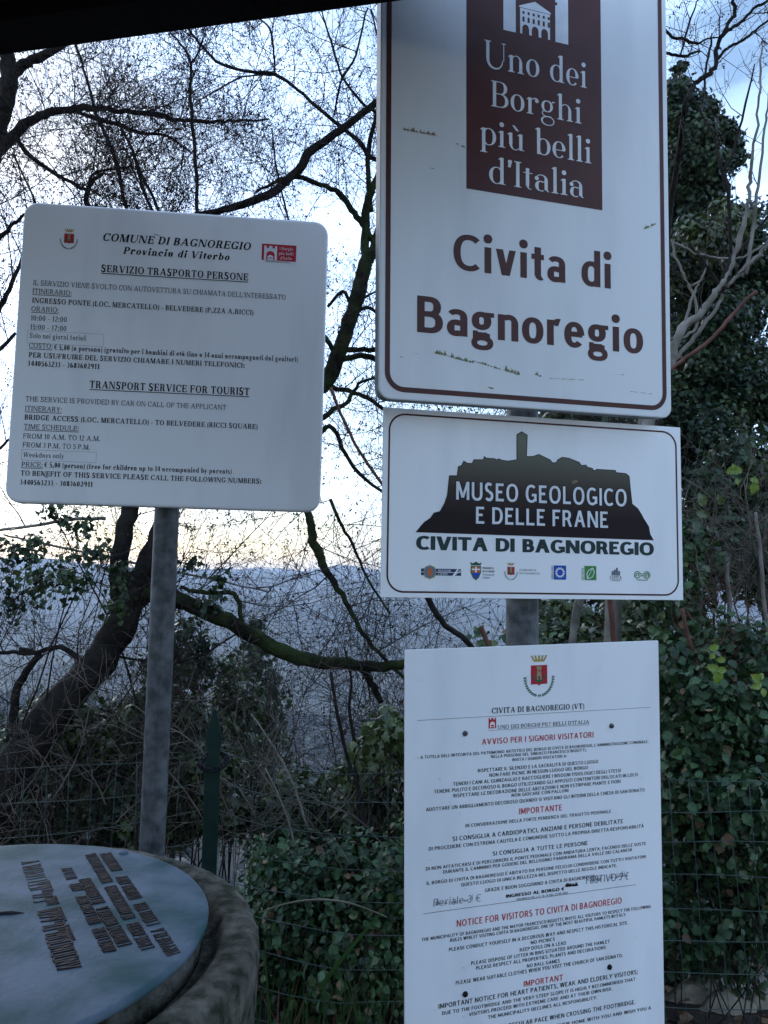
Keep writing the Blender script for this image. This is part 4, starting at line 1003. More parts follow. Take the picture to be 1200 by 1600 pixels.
relief(-.351, 1.090, -.531, 1.385, .0165, [(0, .24), (.29, .62), (.68, .78), (.84, 1)])
relief(-.337, 1.110, -.480, 1.337, .018, [(0, .52), (.6, 1)])
relief(-.303, 1.101, -.515, 1.455, .018, [(0, .22), (.26, .60), (.64, 1)])
relief(-.262, 1.084, -.490, 1.462, .019, [(0, .20), (.24, .44), (.48, .72), (.78, 1)])
# compass groove bar at the left and a fixing bolt
b = MB(); b.tube([Vector((-.60-PX, 1.187-PY, 1.1)), Vector((-.545-PX, 1.197-PY, 1.1015)), Vector((-.527-PX, 1.2005-PY, 1.1))], [.004, .0035, .001], 6); b.obj('pointer_bar', M['relief'], t)
b = MB(); b.tube([Vector((-.465-PX, 1.458-PY, 1.099)), Vector((-.465-PX, 1.458-PY, 1.104)), Vector((-.465-PX, 1.458-PY, 1.106))], [.009, .008, .004], 14); b.obj('bolt', M['bronze'], t)

# ------------------------------------------------------------------ wire fence and its post
FY = 2.0
rows = [1.121-.0785*i for i in range(15)]
t = thing('wire_fence', 'green wire mesh fence running behind the signs and the stone table', 'fence', (0, FY, 0))
px0, py0 = at(333, 1250, 2.13).x, 2.13
def fpt(x, z):                      # fence line in plan: straight on the right, bent back to the post, then forward again to the left
    xp = px0
    if x > xp+.35: y = FY
    elif x > xp: y = py0+(FY-py0)*((x-xp)/.35)**.7
    else: y = py0-(xp-x)*.38
    return y
def shear(x): return .075*max(0, min(1, (x-.05)/.8))
def wob(x, k): return .004*math.sin(x*5+k*1.7)+.003*math.sin(x*13+k)
for k, z in enumerate(rows):
    b = MB(); P = []
    x = -2.4
    while x < 3.0:
        # straighter than 5 cm between points, a crimp at each crossing
        zz = z+wob(x, k)+(.028*math.exp(-abs(x-px0)/.10) if abs(x-px0) < .5 and k < 9 else 0)
        P.append(Vector((x, fpt(x, z)+.002*math.sin(x*9+k)-FY, zz)))
        x += .07
    b.tube(P, [.0011]*len(P), 4); b.obj('wire', M['wire'], t)
x = -2.4
while x < 3.0:
    P = [Vector((x+shear(x)*(1.121-z)+.003*math.sin(z*9+x*31), fpt(x, z)-FY+.0016, z+wob(x, 0)*(.3))) for z in [1.121+.0, .95, .8, .6, .4, .2, .02]]
    b = MB(); b.tube(P, [.0009]*len(P), 4); b.obj('wire', M['wire'], t)
    x += .0505
t = thing('fence_post', 'dark green pointed steel fence post with a coil of wire round its neck', 'post', (px0, py0-.02, 0))
s = 2.11/1202
pc = at(333, 1250, 2.11)
prof = [(-.004, 1.2540), (.004, 1.2540), (.0155, 1.205), (.0215, 1.185), (.0215, 1.165), (.014, 1.138), (.0195, 1.115), (.0205, .0), (-.0205, 0), (-.0205, 1.115), (-.014, 1.138), (-.0215, 1.165), (-.0215, 1.185), (-.0155, 1.205)]
n = len(prof); vs = [(x, 0, z) for x, z in prof]+[(x, .004, z) for x, z in prof]
fs = [tuple(range(n)), tuple(range(n, 2*n))[::-1]]+[(i, i+n, (i+1) % n+n, (i+1) % n) for i in range(n)]
pyobj('face_plate', vs, fs, M['green_steel'], t)
b = MB(); b.box((-.002, .004, 0), (.002, .034, 1.10)); b.obj('rib', M['green_steel'], t, False)
P = []
for i in range(300):                 # coil: helix round a ring hung on the neck
    u = i/299; a = 2*math.pi*u; c = 2*math.pi*u*26
    rx = .034+.0065*math.cos(c); P.append(Vector((rx*math.cos(a), .012+.026*math.sin(a), 1.112+.016*math.cos(a*1)*.2-.018*(-math.sin(a))+.0065*math.sin(c)+.004)))
b = MB(); b.tube(P, [.0022]*300, 5); b.obj('wire_coil', M['k'], t)

# ------------------------------------------------------------------ trees and branches
def curve_branch(mb, p, d, L, r, seg=6, wig=.35, grav=0, up=0, n=3):
    pts = [p.copy()]; rad = [r]; q = p.copy(); d = d.normalized()
    for i in range(seg):
        d = (d+Vector((rnd.gauss(0, wig), rnd.gauss(0, wig), rnd.gauss(0, wig)))*.5+Vector((0, 0, up-grav))*.2).normalized()
        q = q+d*(L/seg); pts.append(q.copy()); rad.append(max(r*(1-.7*(i+1)/seg), .0011))
    mb.tube(pts, rad, n, False)
    return pts, rad

def twigs_on(tw, bd, pts, rad, every, L, r, depth=2, seg=5, wig=.4, up=.25, bud=.5, budr=.006, side=1.0, n=3, facing=None):
    """grow side branches along a path into the mesh tw, buds into bd"""
    acc = rnd.uniform(0, every)
    for i in range(len(pts)-1):
        a, b = pts[i], pts[i+1]; l = (b-a).length; t = (b-a).normalized() if l > 1e-6 else Vector((0, 0, 1))
        while acc < l:
            p = a.lerp(b, acc/l); acc += every*rnd.uniform(.5, 1.5)
            s_ = t.orthogonal().normalized(); s_.rotate(Matrix.Rotation(rnd.uniform(0, 6.283), 3, t))
            d = (s_*side+t*rnd.uniform(.2, 1.0)+Vector((0, 0, up))).normalized()
            LL = L*rnd.uniform(.45, 1.25)
            q, rr = curve_branch(tw, p, d, LL, min(r, rad[i]*.8)*rnd.uniform(.7, 1.1), seg, wig, 0, up, n)
            if depth > 1: twigs_on(tw, bd, q, rr, every*.62, L*.48, r*.62, depth-1, 4, wig, up, bud, budr, 1.0, 3)
            elif bd is not None:
                for k in range(1, len(q)):
                    if rnd.random() < bud:
                        for _ in range(rnd.choice((1, 1, 2, 3))): bd.octa(q[k]+Vector((rnd.gauss(0, .006), rnd.gauss(0, .006), rnd.gauss(0, .006))), budr*rnd.uniform(.6, 1.2))
        acc -= l

def traced(spec, Y, jit=.0):
    """[(px, py, width_px, dy), ...] at distance Y -> smooth path"""
    pts, rad = [], []
    for s_ in spec:
        y = Y+(s_[3] if len(s_) > 3 else 0); pts.append(at(s_[0], s_[1], y)); rad.append(s_[2]*y/1202/2)
    return smooth_path(pts, rad, 4, jit)

def tree(name, label, Y, limbs, m, group=None, cat='tree', every=.10, L=.55, r=.0045, depth=3, up=.25, bud=.5, budr=.007, twm='twig', wig=.4, twig_idx=None, n=8, rough=.12, side=1.0):
    base = limbs[0][1]; y0 = Y
    p0 = at(limbs[0][1][0][0], limbs[0][1][0][1], Y)
    t = thing(name, label, cat, (p0.x, p0.y, gz(p0.x, p0.y)), None, group)
    off = Vector(t.location)
    tw, bd = MB(), MB()
    for j, (nm, spec, *opt) in enumerate(limbs):
        P, Rr = traced(spec, Y, .004 if spec[0][2] > 8 else .0018)
        P = [p-off for p in P]
        b = MB(); b.tube(P, Rr, n if Rr[0] > .012 else 5, True, rough if Rr[0] > .02 else 0); b.obj(nm, M[opt[0]] if opt else m, t)
        k = opt[1] if len(opt) > 1 else 1
        if k: twigs_on(tw, bd, P, [max(q, .004) for q in Rr], every/k, L, r, depth, 5, wig, up, bud, budr, side)
    if tw.v: tw.obj('twigs', M[twm], t, False, True)
    if bd.v: bd.obj('buds', M['bud'], t, False, True)
    return t

B_LIMBS = [
    ('limb', [(262, 800, 30, -.9), (300, 745, 30, -.75), (360, 690, 29, -.55), (430, 645, 28, -.35), (480, 615, 27, -.15), (512, 592, 27), (530, 547, 25), (547, 500, 25), (565, 440, 25), (574, 405, 23), (585, 390, 18), (592, 360, 14), (612, 320, 12), (640, 260, 10), (665, 180, 8)], 'moss', .5),
    ('limb', [(572, 410, 15), (571, 362, 14), (572, 330, 14), (580, 300, 12), (598, 250, 9), (606, 180, 7), (602, 100, 5), (590, 20, 3)], 'moss', .7),
    ('limb', [(587, 380, 11), (567, 350, 11), (550, 328, 10), (530, 302, 9), (502, 288, 8), (465, 276, 8), (440, 280, 6), (400, 300, 4)], 'moss', .9),
    ('limb', [(240, 380, 7), (290, 342, 9), (340, 330, 11), (372, 322, 13), (400, 312, 14), (428, 300, 14), (452, 278, 14), (470, 262, 15), (482, 240, 15), (505, 222, 14), (530, 205, 13), (560, 182, 12), (595, 155, 12), (640, 128, 9)], 'bark', .9),
    ('limb', [(595, 250, 8), (578, 245, 8), (562, 222, 8), (545, 208, 7), (500, 172, 6), (465, 140, 5), (430, 117, 6), (390, 112, 5), (345, 100, 5), (318, 75, 5), (295, 45, 4), (280, 10, 3)], 'bark', .9),
    ('limb', [(430, 117, 3), (428, 85, 4), (422, 45, 4), (405, 30, 2)], 'bark', 1),
    ('limb', [(430, 117, 3), (380, 120, 3), (340, 140, 3), (305, 160, 2)], 'bark', 1),
    ('limb', [(590, 60, 3), (575, 12, 3), (556, 85, 4), (535, 122, 4), (527, 150, 4), (522, 180, 3)], 'bark', .8),
    ('limb', [(535, 122, 4), (520, 75, 4), (508, 35, 3), (500, 5, 2)], 'bark', .9),
    ('limb', [(535, 122, 4), (565, 160, 5), (590, 178, 5), (620, 200, 4)], 'bark', .8),
    ('limb', [(580, 330, 8), (576, 290, 8), (575, 235, 8), (590, 170, 6), (598, 120, 4)], 'moss', .7),
    ('limb', [(530, 550, 10), (560, 545, 9), (595, 548, 8), (640, 540, 6)], 'moss', .9),
    ('limb', [(535, 562, 10), (565, 556, 9), (598, 566, 8), (640, 590, 6)], 'moss', .9),
    ('limb', [(525, 555, 8), (512, 532, 8), (500, 520, 6), (480, 515, 5)], 'moss', 1),
    ('limb', [(515, 605, 9), (545, 610, 8), (575, 622, 7), (600, 640, 6)], 'moss', 1),
    ('limb', [(495, 660, 9), (520, 640, 8), (545, 625, 7), (560, 600, 5), (590, 590, 4)], 'moss', 1),
    ('limb', [(490, 690, 9), (515, 665, 8), (535, 700, 7), (560, 740, 6), (600, 770, 5)], 'moss', 1),
    ('limb', [(512, 480, 5), (535, 455, 6), (548, 475, 6)], 'bark', 1),
    ('limb', [(600, 500, 4), (575, 480, 6), (556, 490, 7)], 'bark', 1),
    ('limb', [(600, 450, 3), (570, 465, 4), (550, 480, 4)], 'bark', 1),
]
B_LIMBS = [(nm, [(p[0], p[1], p[2], (p[3] if len(p) > 3 else 0)+1.0) for p in sp], m_, k_) for nm, sp, m_, k_ in B_LIMBS]

# leaning tree on the left
A = tree('leaning_tree', 'dark leaning tree at the left with mossy limb reaching right and wide bare crown', 4.4, [
    ('trunk', [(-60, 1420, 74), (-25, 1300, 68), (18, 1215, 64), (62, 1140, 58), (112, 1082, 54), (158, 1028, 51), (190, 975, 50), (206, 930, 40), (224, 893, 34), (243, 850, 30), (262, 800, 28), (285, 740, 25), (302, 670, 22), (318, 580, 19), (330, 480, 16), (318, 400, 12), (300, 340, 9)], 'bark', .5),
    ('limb', [(190, 985, 34), (186, 900, 30), (193, 840, 28), (203, 795, 26), (210, 730, 22), (208, 640, 19), (190, 560, 16), (172, 470, 12), (158, 390, 9), (150, 320, 7)], 'bark', .5),
    ('limb', [(178, 985, 34), (210, 945, 28), (245, 926, 26), (285, 940, 26), (320, 955, 25), (365, 976, 24), (410, 1002, 25), (455, 1024, 24), (500, 1034, 20), (545, 1038, 19), (590, 1042, 16), (640, 1037, 14), (700, 1030, 9)], 'moss', .28),
    ('limb', [(560, 1040, 14), (574, 1055, 13), (583, 1072, 11), (596, 1098, 9)], 'moss', 0),
    ('limb', [(283, 915, 5), (300, 923, 7), (335, 927, 7), (362, 926, 8), (374, 942, 8), (376, 962, 8), (380, 978, 8)], 'moss', .6),
    ('limb', [(478, 790, 10), (485, 815, 13), (488, 840, 14), (497, 862, 15), (505, 885, 13), (522, 910, 10), (545, 950, 8), (568, 990, 7), (600, 1030, 6), (650, 1080, 5)], 'moss', .8),
    ('limb', [(516, 780, 6), (530, 815, 6), (550, 850, 5), (575, 905, 4), (610, 960, 3)], 'moss', 1),
    ('limb', [(140, 1045, 10), (95, 1010, 8), (50, 1022, 6), (10, 1018, 6), (-30, 1030, 5)], 'bark', 1),
    ('limb', [(30, 1180, 16), (22, 1130, 14), (25, 1080, 13), (48, 1040, 11), (62, 1022, 8), (30, 1015, 7)], 'bark', .6),
    ('limb', [(165, 810, 6), (110, 812, 6), (60, 820, 5), (0, 828, 5)], 'pale_bark', .8),
    ('limb', [(5, 835, 3), (60, 848, 4), (130, 862, 4), (200, 878, 4), (270, 892, 4), (330, 905, 3), (420, 925, 3)], 'pale_bark', .6),
    ('limb', [(140, 1020, 6), (180, 1025, 5), (230, 1032, 4), (300, 1030, 3), (370, 990, 2)], 'bark', .8),
    ('limb', [(60, 1142, 8), (105, 1192, 7), (150, 1215, 5), (215, 1180, 3)], 'bark', .8),
]+B_LIMBS, M['bark'], every=.125, L=.85, wig=.18, r=.0046, depth=3, bud=.15, budr=.0050)

Cc = tree('bare_tree', 'bare tree leaning in from the top left with a long arching limb under the roof', 4.9, [
    ('trunk', [(-150, 1500, 74), (-125, 1000, 66), (-90, 700, 60), (-60, 500, 52), (-30, 330, 44), (-12, 220, 34), (6, 170, 30), (14, 130, 28), (12, 95, 24), (6, 60, 20), (10, 0, 16)], 'bark', .5),
    ('limb', [(12, 125, 18), (28, 108, 17), (50, 95, 15), (76, 82, 13), (120, 55, 10), (180, 10, 8)], 'bark', .9),
    ('limb', [(-40, 262, 20), (0, 234, 19), (30, 202, 17), (52, 188, 15), (75, 176, 13), (110, 171, 12), (140, 168, 11), (165, 170, 9), (195, 174, 8), (225, 177, 8), (255, 180, 8), (280, 188, 7), (315, 190, 6), (350, 190, 5), (385, 187, 4), (420, 186, 3)], 'bark', .9),
    ('limb', [(112, 172, 6), (150, 185, 7), (185, 195, 7), (220, 208, 6), (260, 212, 4), (300, 240, 3)], 'bark', .9),
    ('limb', [(-30, 200, 10), (20, 215, 8), (60, 255, 7), (110, 285, 6), (135, 295, 6), (150, 270, 4), (200, 262, 3)], 'bark', 1),
    ('limb', [(138, 335, 12), (136, 310, 9), (140, 290, 7), (160, 272, 4)], 'bark', 1),
    ('limb', [(-20, 520, 10), (0, 480, 9), (20, 440, 7), (35, 400, 5)], 'bark', 1),
    ('limb', [(-30, 395, 9), (0, 372, 8), (20, 350, 6), (45, 330, 4)], 'bark', 1),
    ('limb', [(-30, 560, 8), (0, 545, 7), (25, 520, 5)], 'bark', 1),
    ('limb', [(-30, 720, 6), (0, 700, 5), (22, 680, 4)], 'bark', 1),
], M['bark'], every=.12, L=.85, wig=.18, r=.0046, depth=3, bud=.18, budr=.0050)

D_ = tree('slender_tree', 'group of thin upright stems rising behind the left board', 4.6, [
    ('trunk', [(236, 1420, 11), (246, 1200, 10), (257, 960, 10), (264, 820, 9), (290, 745, 8), (318, 660, 8), (315, 500, 7), (311, 400, 6), (308, 330, 6), (306, 260, 6), (301, 200, 6), (298, 150, 5), (298, 100, 5), (288, 75, 4), (265, 50, 3)], 'bark', 1),
    ('stem', [(298, 100, 4), (312, 78, 3), (322, 45, 2)], 'bark', 1),
    ('stem', [(285, 752, 9), (262, 700, 8), (230, 640, 8), (215, 480, 7), (203, 360, 6), (196, 320, 6), (180, 250, 6), (160, 200, 6), (148, 170, 5), (135, 120, 4), (120, 70, 4), (110, 30, 3)], 'bark', 1),
    ('stem', [(319, 660, 8), (275, 610, 7), (262, 560, 7), (255, 440, 6), (240, 340, 5), (225, 300, 5), (210, 245, 5), (195, 210, 4), (178, 180, 3)], 'bark', 1),
    ('stem', [(316, 560, 7), (275, 480, 6), (262, 420, 6), (248, 330, 5), (222, 275, 5), (205, 230, 4)], 'bark', 1),
    ('stem', [(305, 700, 7), (380, 630, 6), (410, 560, 6), (440, 420, 5), (452, 360, 4), (440, 300, 3), (430, 250, 3), (425, 200, 2)], 'bark', 1),
    ('stem', [(270, 790, 8), (200, 680, 7), (120, 560, 6), (80, 420, 5), (60, 330, 4), (40, 280, 3), (20, 240, 3)], 'bark', 1),
], M['bark'], every=.11, L=.72, wig=.18, r=.0038, depth=3, bud=.20, budr=.005)

# pale bare tree on the right
tree('pale_bare_tree', 'pale smooth-barked bare tree at the right edge with upright slender stems', 3.6, [
    ('trunk', [(950, 1560, 34), (955, 1100, 28), (965, 880, 25), (985, 760, 22), (1018, 640, 19), (1045, 570, 16), (1052, 545, 15), (1065, 515, 14), (1090, 494, 12), (1106, 475, 11), (1120, 455, 10), (1132, 435, 9), (1141, 417, 9), (1152, 385, 9), (1165, 342, 7), (1170, 300, 6), (1172, 270, 6), (1177, 237, 5), (1183, 180, 4), (1187, 125, 4), (1191, 67, 2)], 'pale_bark', .35),
    ('limb', [(1030, 600, 9), (1050, 565, 8), (1080, 535, 7), (1100, 508, 7), (1116, 487, 6), (1130, 460, 6), (1145, 440, 6), (1160, 422, 6), (1185, 398, 6), (1200, 378, 5), (1225, 350, 4)], 'pale_bark', .5),
    ('limb', [(1135, 452, 8), (1128, 440, 8), (1142, 397, 6), (1140, 350, 6), (1137, 300, 6), (1127, 262, 5), (1115, 212, 4), (1100, 185, 4), (1085, 155, 3)], 'bark', .7),
    ('limb', [(1132, 300, 5), (1130, 270, 5), (1145, 240, 5), (1152, 212, 4), (1165, 162, 4), (1179, 100, 2)], 'bark', .6),
    ('limb', [(1165, 430, 7), (1170, 400, 7), (1180, 327, 6), (1185, 280, 5), (1195, 200, 4), (1200, 160, 3), (1205, 100, 2)], 'pale_bark', .6),
    ('limb', [(1148, 402, 5), (1190, 350, 4), (1215, 318, 4)], 'bark', .6),
    ('limb', [(1050, 378, 4), (1075, 390, 4), (1090, 397, 4), (1115, 402, 4), (1140, 404, 4), (1160, 402, 4), (1180, 392, 4), (1200, 378, 3)], 'pale_bark', .5),
    ('limb', [(1078, 382, 5), (1095, 405, 6), (1110, 425, 6), (1125, 445, 7), (1132, 460, 8)], 'bark', .6),
    ('limb', [(1052, 380, 4), (1055, 400, 4), (1066, 422, 4), (1073, 442, 5), (1085, 462, 5), (1089, 485, 5), (1088, 512, 5), (1082, 520, 4)], 'pale_bark', .5),
    ('limb', [(1048, 408, 4), (1060, 430, 4), (1074, 445, 4)], 'bark', .5),
    ('limb', [(1080, 447, 4), (1094, 438, 4), (1102, 422, 3), (1106, 405, 2)], 'pale_bark', .5),
    ('limb', [(1071, 503, 5), (1078, 475, 5), (1086, 455, 4), (1092, 440, 3)], 'pale_bark', .5),
    ('limb', [(1045, 530, 4), (1068, 528, 5), (1078, 520, 5), (1086, 518, 4)], 'pale_bark', 0),
], M['pale_bark'], every=.16, L=.32, r=.0028, depth=2, up=.5, bud=.05, budr=.003, twm='pale_twig')
tree('dark_bare_tree', 'dark forked bare branches against the sky at the top right corner', 4.3, [
    ('trunk', [(1010, 1500, 16, 1), (1020, 900, 14, .9), (1040, 420, 10, .8), (1058, 250, 9, .5), (1068, 175, 8), (1078, 145, 8), (1086, 132, 8), (1098, 122, 8), (1115, 110, 8), (1119, 90, 7), (1121, 72, 7), (1130, 54, 7), (1138, 38, 6), (1149, 20, 6), (1144, 5, 6), (1136, -20, 5)], 'bark', .7),
    ('limb', [(1128, 58, 6), (1142, 45, 6), (1155, 37, 6), (1168, 25, 5), (1180, 12, 5), (1196, 4, 5), (1215, -15, 4)], 'bark', .8),
    ('limb', [(1117, 100, 4), (1125, 88, 5), (1136, 76, 5), (1150, 68, 5), (1165, 60, 5), (1180, 48, 4), (1202, 30, 4)], 'bark', .8),
    ('limb', [(1038, 45, 5), (1050, 58, 5), (1065, 60, 5), (1080, 66, 5), (1092, 67, 4), (1105, 60, 3), (1125, 58, 2)], 'bark', 1),
    ('limb', [(1038, 82, 5), (1055, 86, 5), (1072, 88, 5), (1082, 83, 4), (1095, 80, 3)], 'bark', 1),
    ('limb', [(1064, 85, 3), (1073, 50, 4), (1082, 22, 3), (1090, 0, 2)], 'bark', .8),
    ('limb', [(1100, 150, 4), (1103, 110, 4), (1110, 70, 4), (1112, 52, 2)], 'bark', .8),
], M['bark'], every=.12, L=.42, r=.0032, depth=3, up=.2, bud=.15, budr=.005)

def stick(name, label, Y, spec, m, cat='branch'):
    P, Rr = traced(spec, Y, .001); o0 = P[0].copy()
    b = MB(); b.tube([p-o0 for p in P], Rr, 7); o = b.obj(name, M[m]); o.location = o0
    return tag(o, label, cat)
stick('hanging_stick', 'thin reddish dead stick hanging in the gap between the left board and the museum sign', 4.4, [(517, 605, 5), (530, 640, 5), (545, 672, 5), (562, 706, 5), (600, 760, 5)], 'red_bark')
stick('bare_sapling', 'thin dark bare sapling in the gap left of the notice', 3.6, [(517, 1050, 5), (523, 1090, 5), (530, 1130, 6), (545, 1190, 6), (562, 1240, 7), (575, 1330, 8)], 'bark')
stick('bare_sapling', 'grey-brown straight sapling trunk in the gap left of the notice', 3.9, [(538, 1010, 3), (549, 1060, 4), (546, 1110, 5), (555, 1165, 6), (557, 1220, 7), (566, 1330, 8)], 'bark')
stick('leaning_stick', 'long pale dead stick leaning left in the brush right of the fence post', 3.3, [(392, 1115, 2), (420, 1155, 2.5), (440, 1188, 3), (455, 1220, 3.5), (467, 1250, 3.5), (482, 1300, 3.5)], 'pale_bark')
stick('leaning_stick', 'short pale dead stick low in the brush just right of the fence post', 3.2, [(415, 1200, 2), (438, 1250, 3), (452, 1285, 3), (460, 1320, 3)], 'pale_bark')
stick('cut_branch', 'straight reddish cut branch sticking up to the right beside the town sign', 3.1, [(990, 640, 6), (1020, 602, 6), (1050, 576, 6), (1070, 560, 6), (1085, 550, 6), (1115, 526, 6), (1140, 497, 6), (1160, 475, 6), (1172, 463, 6), (1182, 456, 7)], 'red_bark')
stick('bare_sapling', 'thick brown curving sapling visible between the museum sign and the notice, left of the pole', 3.2, [(655, 900, 10), (670, 936, 10), (684, 962, 10), (700, 980, 9), (722, 995, 9), (740, 1015, 9), (770, 1060, 8)], 'bark')
stick('cut_sapling', 'short reddish cut stem between two signs just left of the right pole', 2.9, [(790, 1075, 8), (768, 1020, 8), (757, 995, 8), (751, 978, 8)], 'red_bark')
stick('bare_sapling', 'upright red-brown stem behind the signs to the right of the right pole', 2.8, [(948, 900, 8), (953, 940, 9), (957, 975, 9), (960, 1010, 9), (964, 1060, 8)], 'red_bark')
stick('bare_sapling', 'pale knotty upright stem in the brambles beside the museum sign', 3.3, [(1138, 870, 5), (1136, 900, 6), (1140, 935, 7), (1139, 970, 7), (1145, 1005, 7), (1150, 1060, 6)], 'pale_bark')
stick('bare_sapling', 'tall dry stem at the right edge beside the brambles', 3.1, [(1180, 800, 4), (1185, 835, 5), (1190, 880, 6), (1192, 920, 6), (1197, 968, 6), (1203, 1040, 6)], 'pale_bark')
stick('bare_sapling', 'leaning reddish dead stem right of the museum sign corner', 2.9, [(1066, 950, 5), (1073, 985, 6), (1080, 1010, 6), (1088, 1032, 6), (1098, 1070, 5)], 'red_bark')
stick('dead_tree', 'pale bare dead tree stem behind the museum sign, seen just above and below it', 3.9, [(1010, 560, 12), (1005, 640, 12), (985, 760, 14), (930, 880, 15), (905, 940, 15), (895, 1000, 12), (880, 1150, 13)], 'pale_bark', 'tree')

# ------------------------------------------------------------------ leaves
def leaf_mesh(kind):
    if kind == 'ivy':
        o = [(0, 0), (.30, -.10), (.52, .22), (.30, .36), (.40, .62), (.14, .66), (0, 1.0), (-.14, .66), (-.40, .62), (-.30, .36), (-.52, .22), (-.30, -.10)]
        c = (0, .32)
        vs = [(x, y, -.10*abs(x)-.10*max(0, y-.5)) for x, y in o]+[(c[0], c[1], .06)]
        return np.array(vs), np.array([(i, (i+1) % 12, 12) for i in range(12)])
    rt = [(.02, .0), (.25, .10), (.24, .20), (.38, .30), (.33, .42), (.38, .52), (.27, .62), (.28, .72), (.12, .84), (0, 1.0)]
    pz = lambda x, y: (x, y, .30*abs(x)-.25*(y-.4)**2+.10*math.sin(y*13)*abs(x))
    n_ = len(rt); vs = [pz(0, y) for x, y in rt]+[pz(x, y) for x, y in rt]+[pz(-x, y) for x, y in rt]; f = []
    for q, o_ in ((1, n_), (-1, 2*n_)):
        for i in range(n_-1):
            t1, t2 = (i, o_+i, o_+i+1), (i, o_+i+1, i+1)
            if q < 0: t1, t2 = t1[::-1], t2[::-1]
            if i: f.append(t1)
            if i < n_-2: f.append(t2)
            else: f.append(t2) if 0 else None
    return np.array(vs), np.array(f)

def leaf_frames(P, Nn, size, tilt=.6, droop=.7):
    """rotation matrices: z along the (jittered) outward normal, y drooping"""
    n = len(P); Z = Nn+nrs.normal(0, tilt, (n, 3)); Z /= np.linalg.norm(Z, axis=1)[:, None]
    Yv = nrs.normal(0, .7, (n, 3))+np.array([0, 0, -droop]); Yv -= Z*(Yv*Z).sum(1)[:, None]; Yv /= np.linalg.norm(Yv, axis=1)[:, None]
    X = np.cross(Yv, Z); S_ = size*nrs.uniform(.55, 1.25, n)
    return np.stack([X, Yv, Z], 2), S_

def leaf_mass(name, P, Nn, size, kind, m, parent, tilt=.6, droop=.7, singles=0, off=None):
    """P, Nn in world space; the ones largest in view become parts of their own, the rest one mass"""
    V, Fc = leaf_mesh(kind); Rm, S_ = leaf_frames(P, Nn, size, tilt, droop)
    off = np.array(off if off is not None else (0, 0, 0)); P = P-off
    idx = np.arange(len(P))
    if singles:
        W = P+off; e = W-np.array([0, 0, 1.6]); dist = np.linalg.norm(e, axis=1)
        # facing share and nearness to the viewer decide which show largest
        px = 600+1202*e[:, 0]/e[:, 1]; vis = (px > -20) & (px < 1220)
        sc = np.where(vis, S_/dist, 0); order = np.argsort(-sc); pick = order[:singles]
        me = npmesh('leaf', V, Fc); me.materials.append(m)
        for i in pick:
            o = bpy.data.objects.new('leaf', me); C.collection.objects.link(o); o.parent = parent
            T_ = Matrix.Translation(Vector(P[i])) @ Matrix([[*(Rm[i][r]*S_[i])] for r in range(3)]).to_4x4()
            o.matrix_local = T_
        idx = np.setdiff1d(idx, pick)
    G = np.einsum('nij,vj->nvi', Rm[idx], V)*S_[idx][:, None, None]+P[idx][:, None, :]
    FF = (Fc[None]+(np.arange(len(idx))*len(V))[:, None, None]).reshape(-1, Fc.shape[1])
    me = npmesh(name, G.reshape(-1, 3), FF); me.materials.append(m)
    o = bpy.data.objects.new(name, me); C.collection.objects.link(o); o.parent = parent; o['kind'] = 'stuff'
    return o

def blobs(spec, n, shell=.45):
    """spec = [(px,py,radius_px,Y[,squash]) ...]; points near the surfaces of the clumps, outward normals"""
    W = np.array([s_[2]**2 for s_ in spec], float); W /= W.sum(); cnt = nrs.multinomial(n, W); P, Q = [], []
    for s_, k in zip(spec, cnt):
        c = np.array(at(s_[0], s_[1], s_[3])); r = s_[2]*s_[3]/1202
        d = nrs.normal(0, 1, (k, 3)); d /= np.linalg.norm(d, axis=1)[:, None]
        d[:, 1] = -np.abs(d[:, 1])*np.where(nrs.rand(k) < .8, 1, -1)
        rr = r*(1-shell*nrs.rand(k)**1.6)*(1+.12*nrs.normal(0, 1, k))
        P.append(c+d*rr[:, None]); Q.append(d+np.array([0, 0, .35]))
    return np.concatenate(P), np.concatenate(Q)

def sub_blobs(cx, cy, rx, ry, Y, n, rmin, rmax, dy=.4):
    out = []
    for _ in range(n):
        a = rnd.uniform(0, 6.283); q = math.sqrt(rnd.random()); out.append((cx+rx*q*math.cos(a), cy+ry*q*math.sin(a), rnd.uniform(rmin, rmax), Y+rnd.uniform(-dy, dy)+.5*q))
    return out

def leafy(name, label, cat, spec, n, size, kind, m, singles=0, tilt=.6, droop=.7, group=None, stems=8, stem_m='bark', shell=.45, lname='leaves', base=None, sr=.010):
    P, Q = blobs(spec, n, shell)
    c = P.mean(0); x, y = (c[0], c[1]) if base is None else base
    z = gz(x, y) if y < 300 else hz(x, y)
    t = thing(name, label, cat, (x, y, z), None, group); off = np.array([x, y, z])
    leaf_mass(lname, P, Q, size, kind, M[m], t, tilt, droop, singles, off)
    if kind == 'bramble':
        for nm_, mm_, k_ in (('dead_leaves', 'litter', .04), ('yellowing_leaves', 'ivy2', .10)):
            P2, Q2 = blobs(spec, int(n*k_), shell*.6); leaf_mass(nm_, P2, Q2, size*.9, kind, M[mm_], t, .9, droop, 0, off)
    if stems:
        b = MB()
        for k in range(stems):
            s_ = rnd.choice(spec); e = at(s_[0], s_[1], s_[3])-Vector(off); s0 = Vector((rnd.uniform(-.3, .3), rnd.uniform(-.1, .3), -.1))
            mid = s0.lerp(e, .5)+Vector((rnd.uniform(-.3, .3), rnd.uniform(-.1, .2), rnd.uniform(0, .3)))
            Pp, Rr = smooth_path([s0, mid, e], [sr, sr*.7, sr*.25], 6, sr*.5); b.tube(Pp, Rr, 5)
        b.obj('stems', M[stem_m], t)
    return t

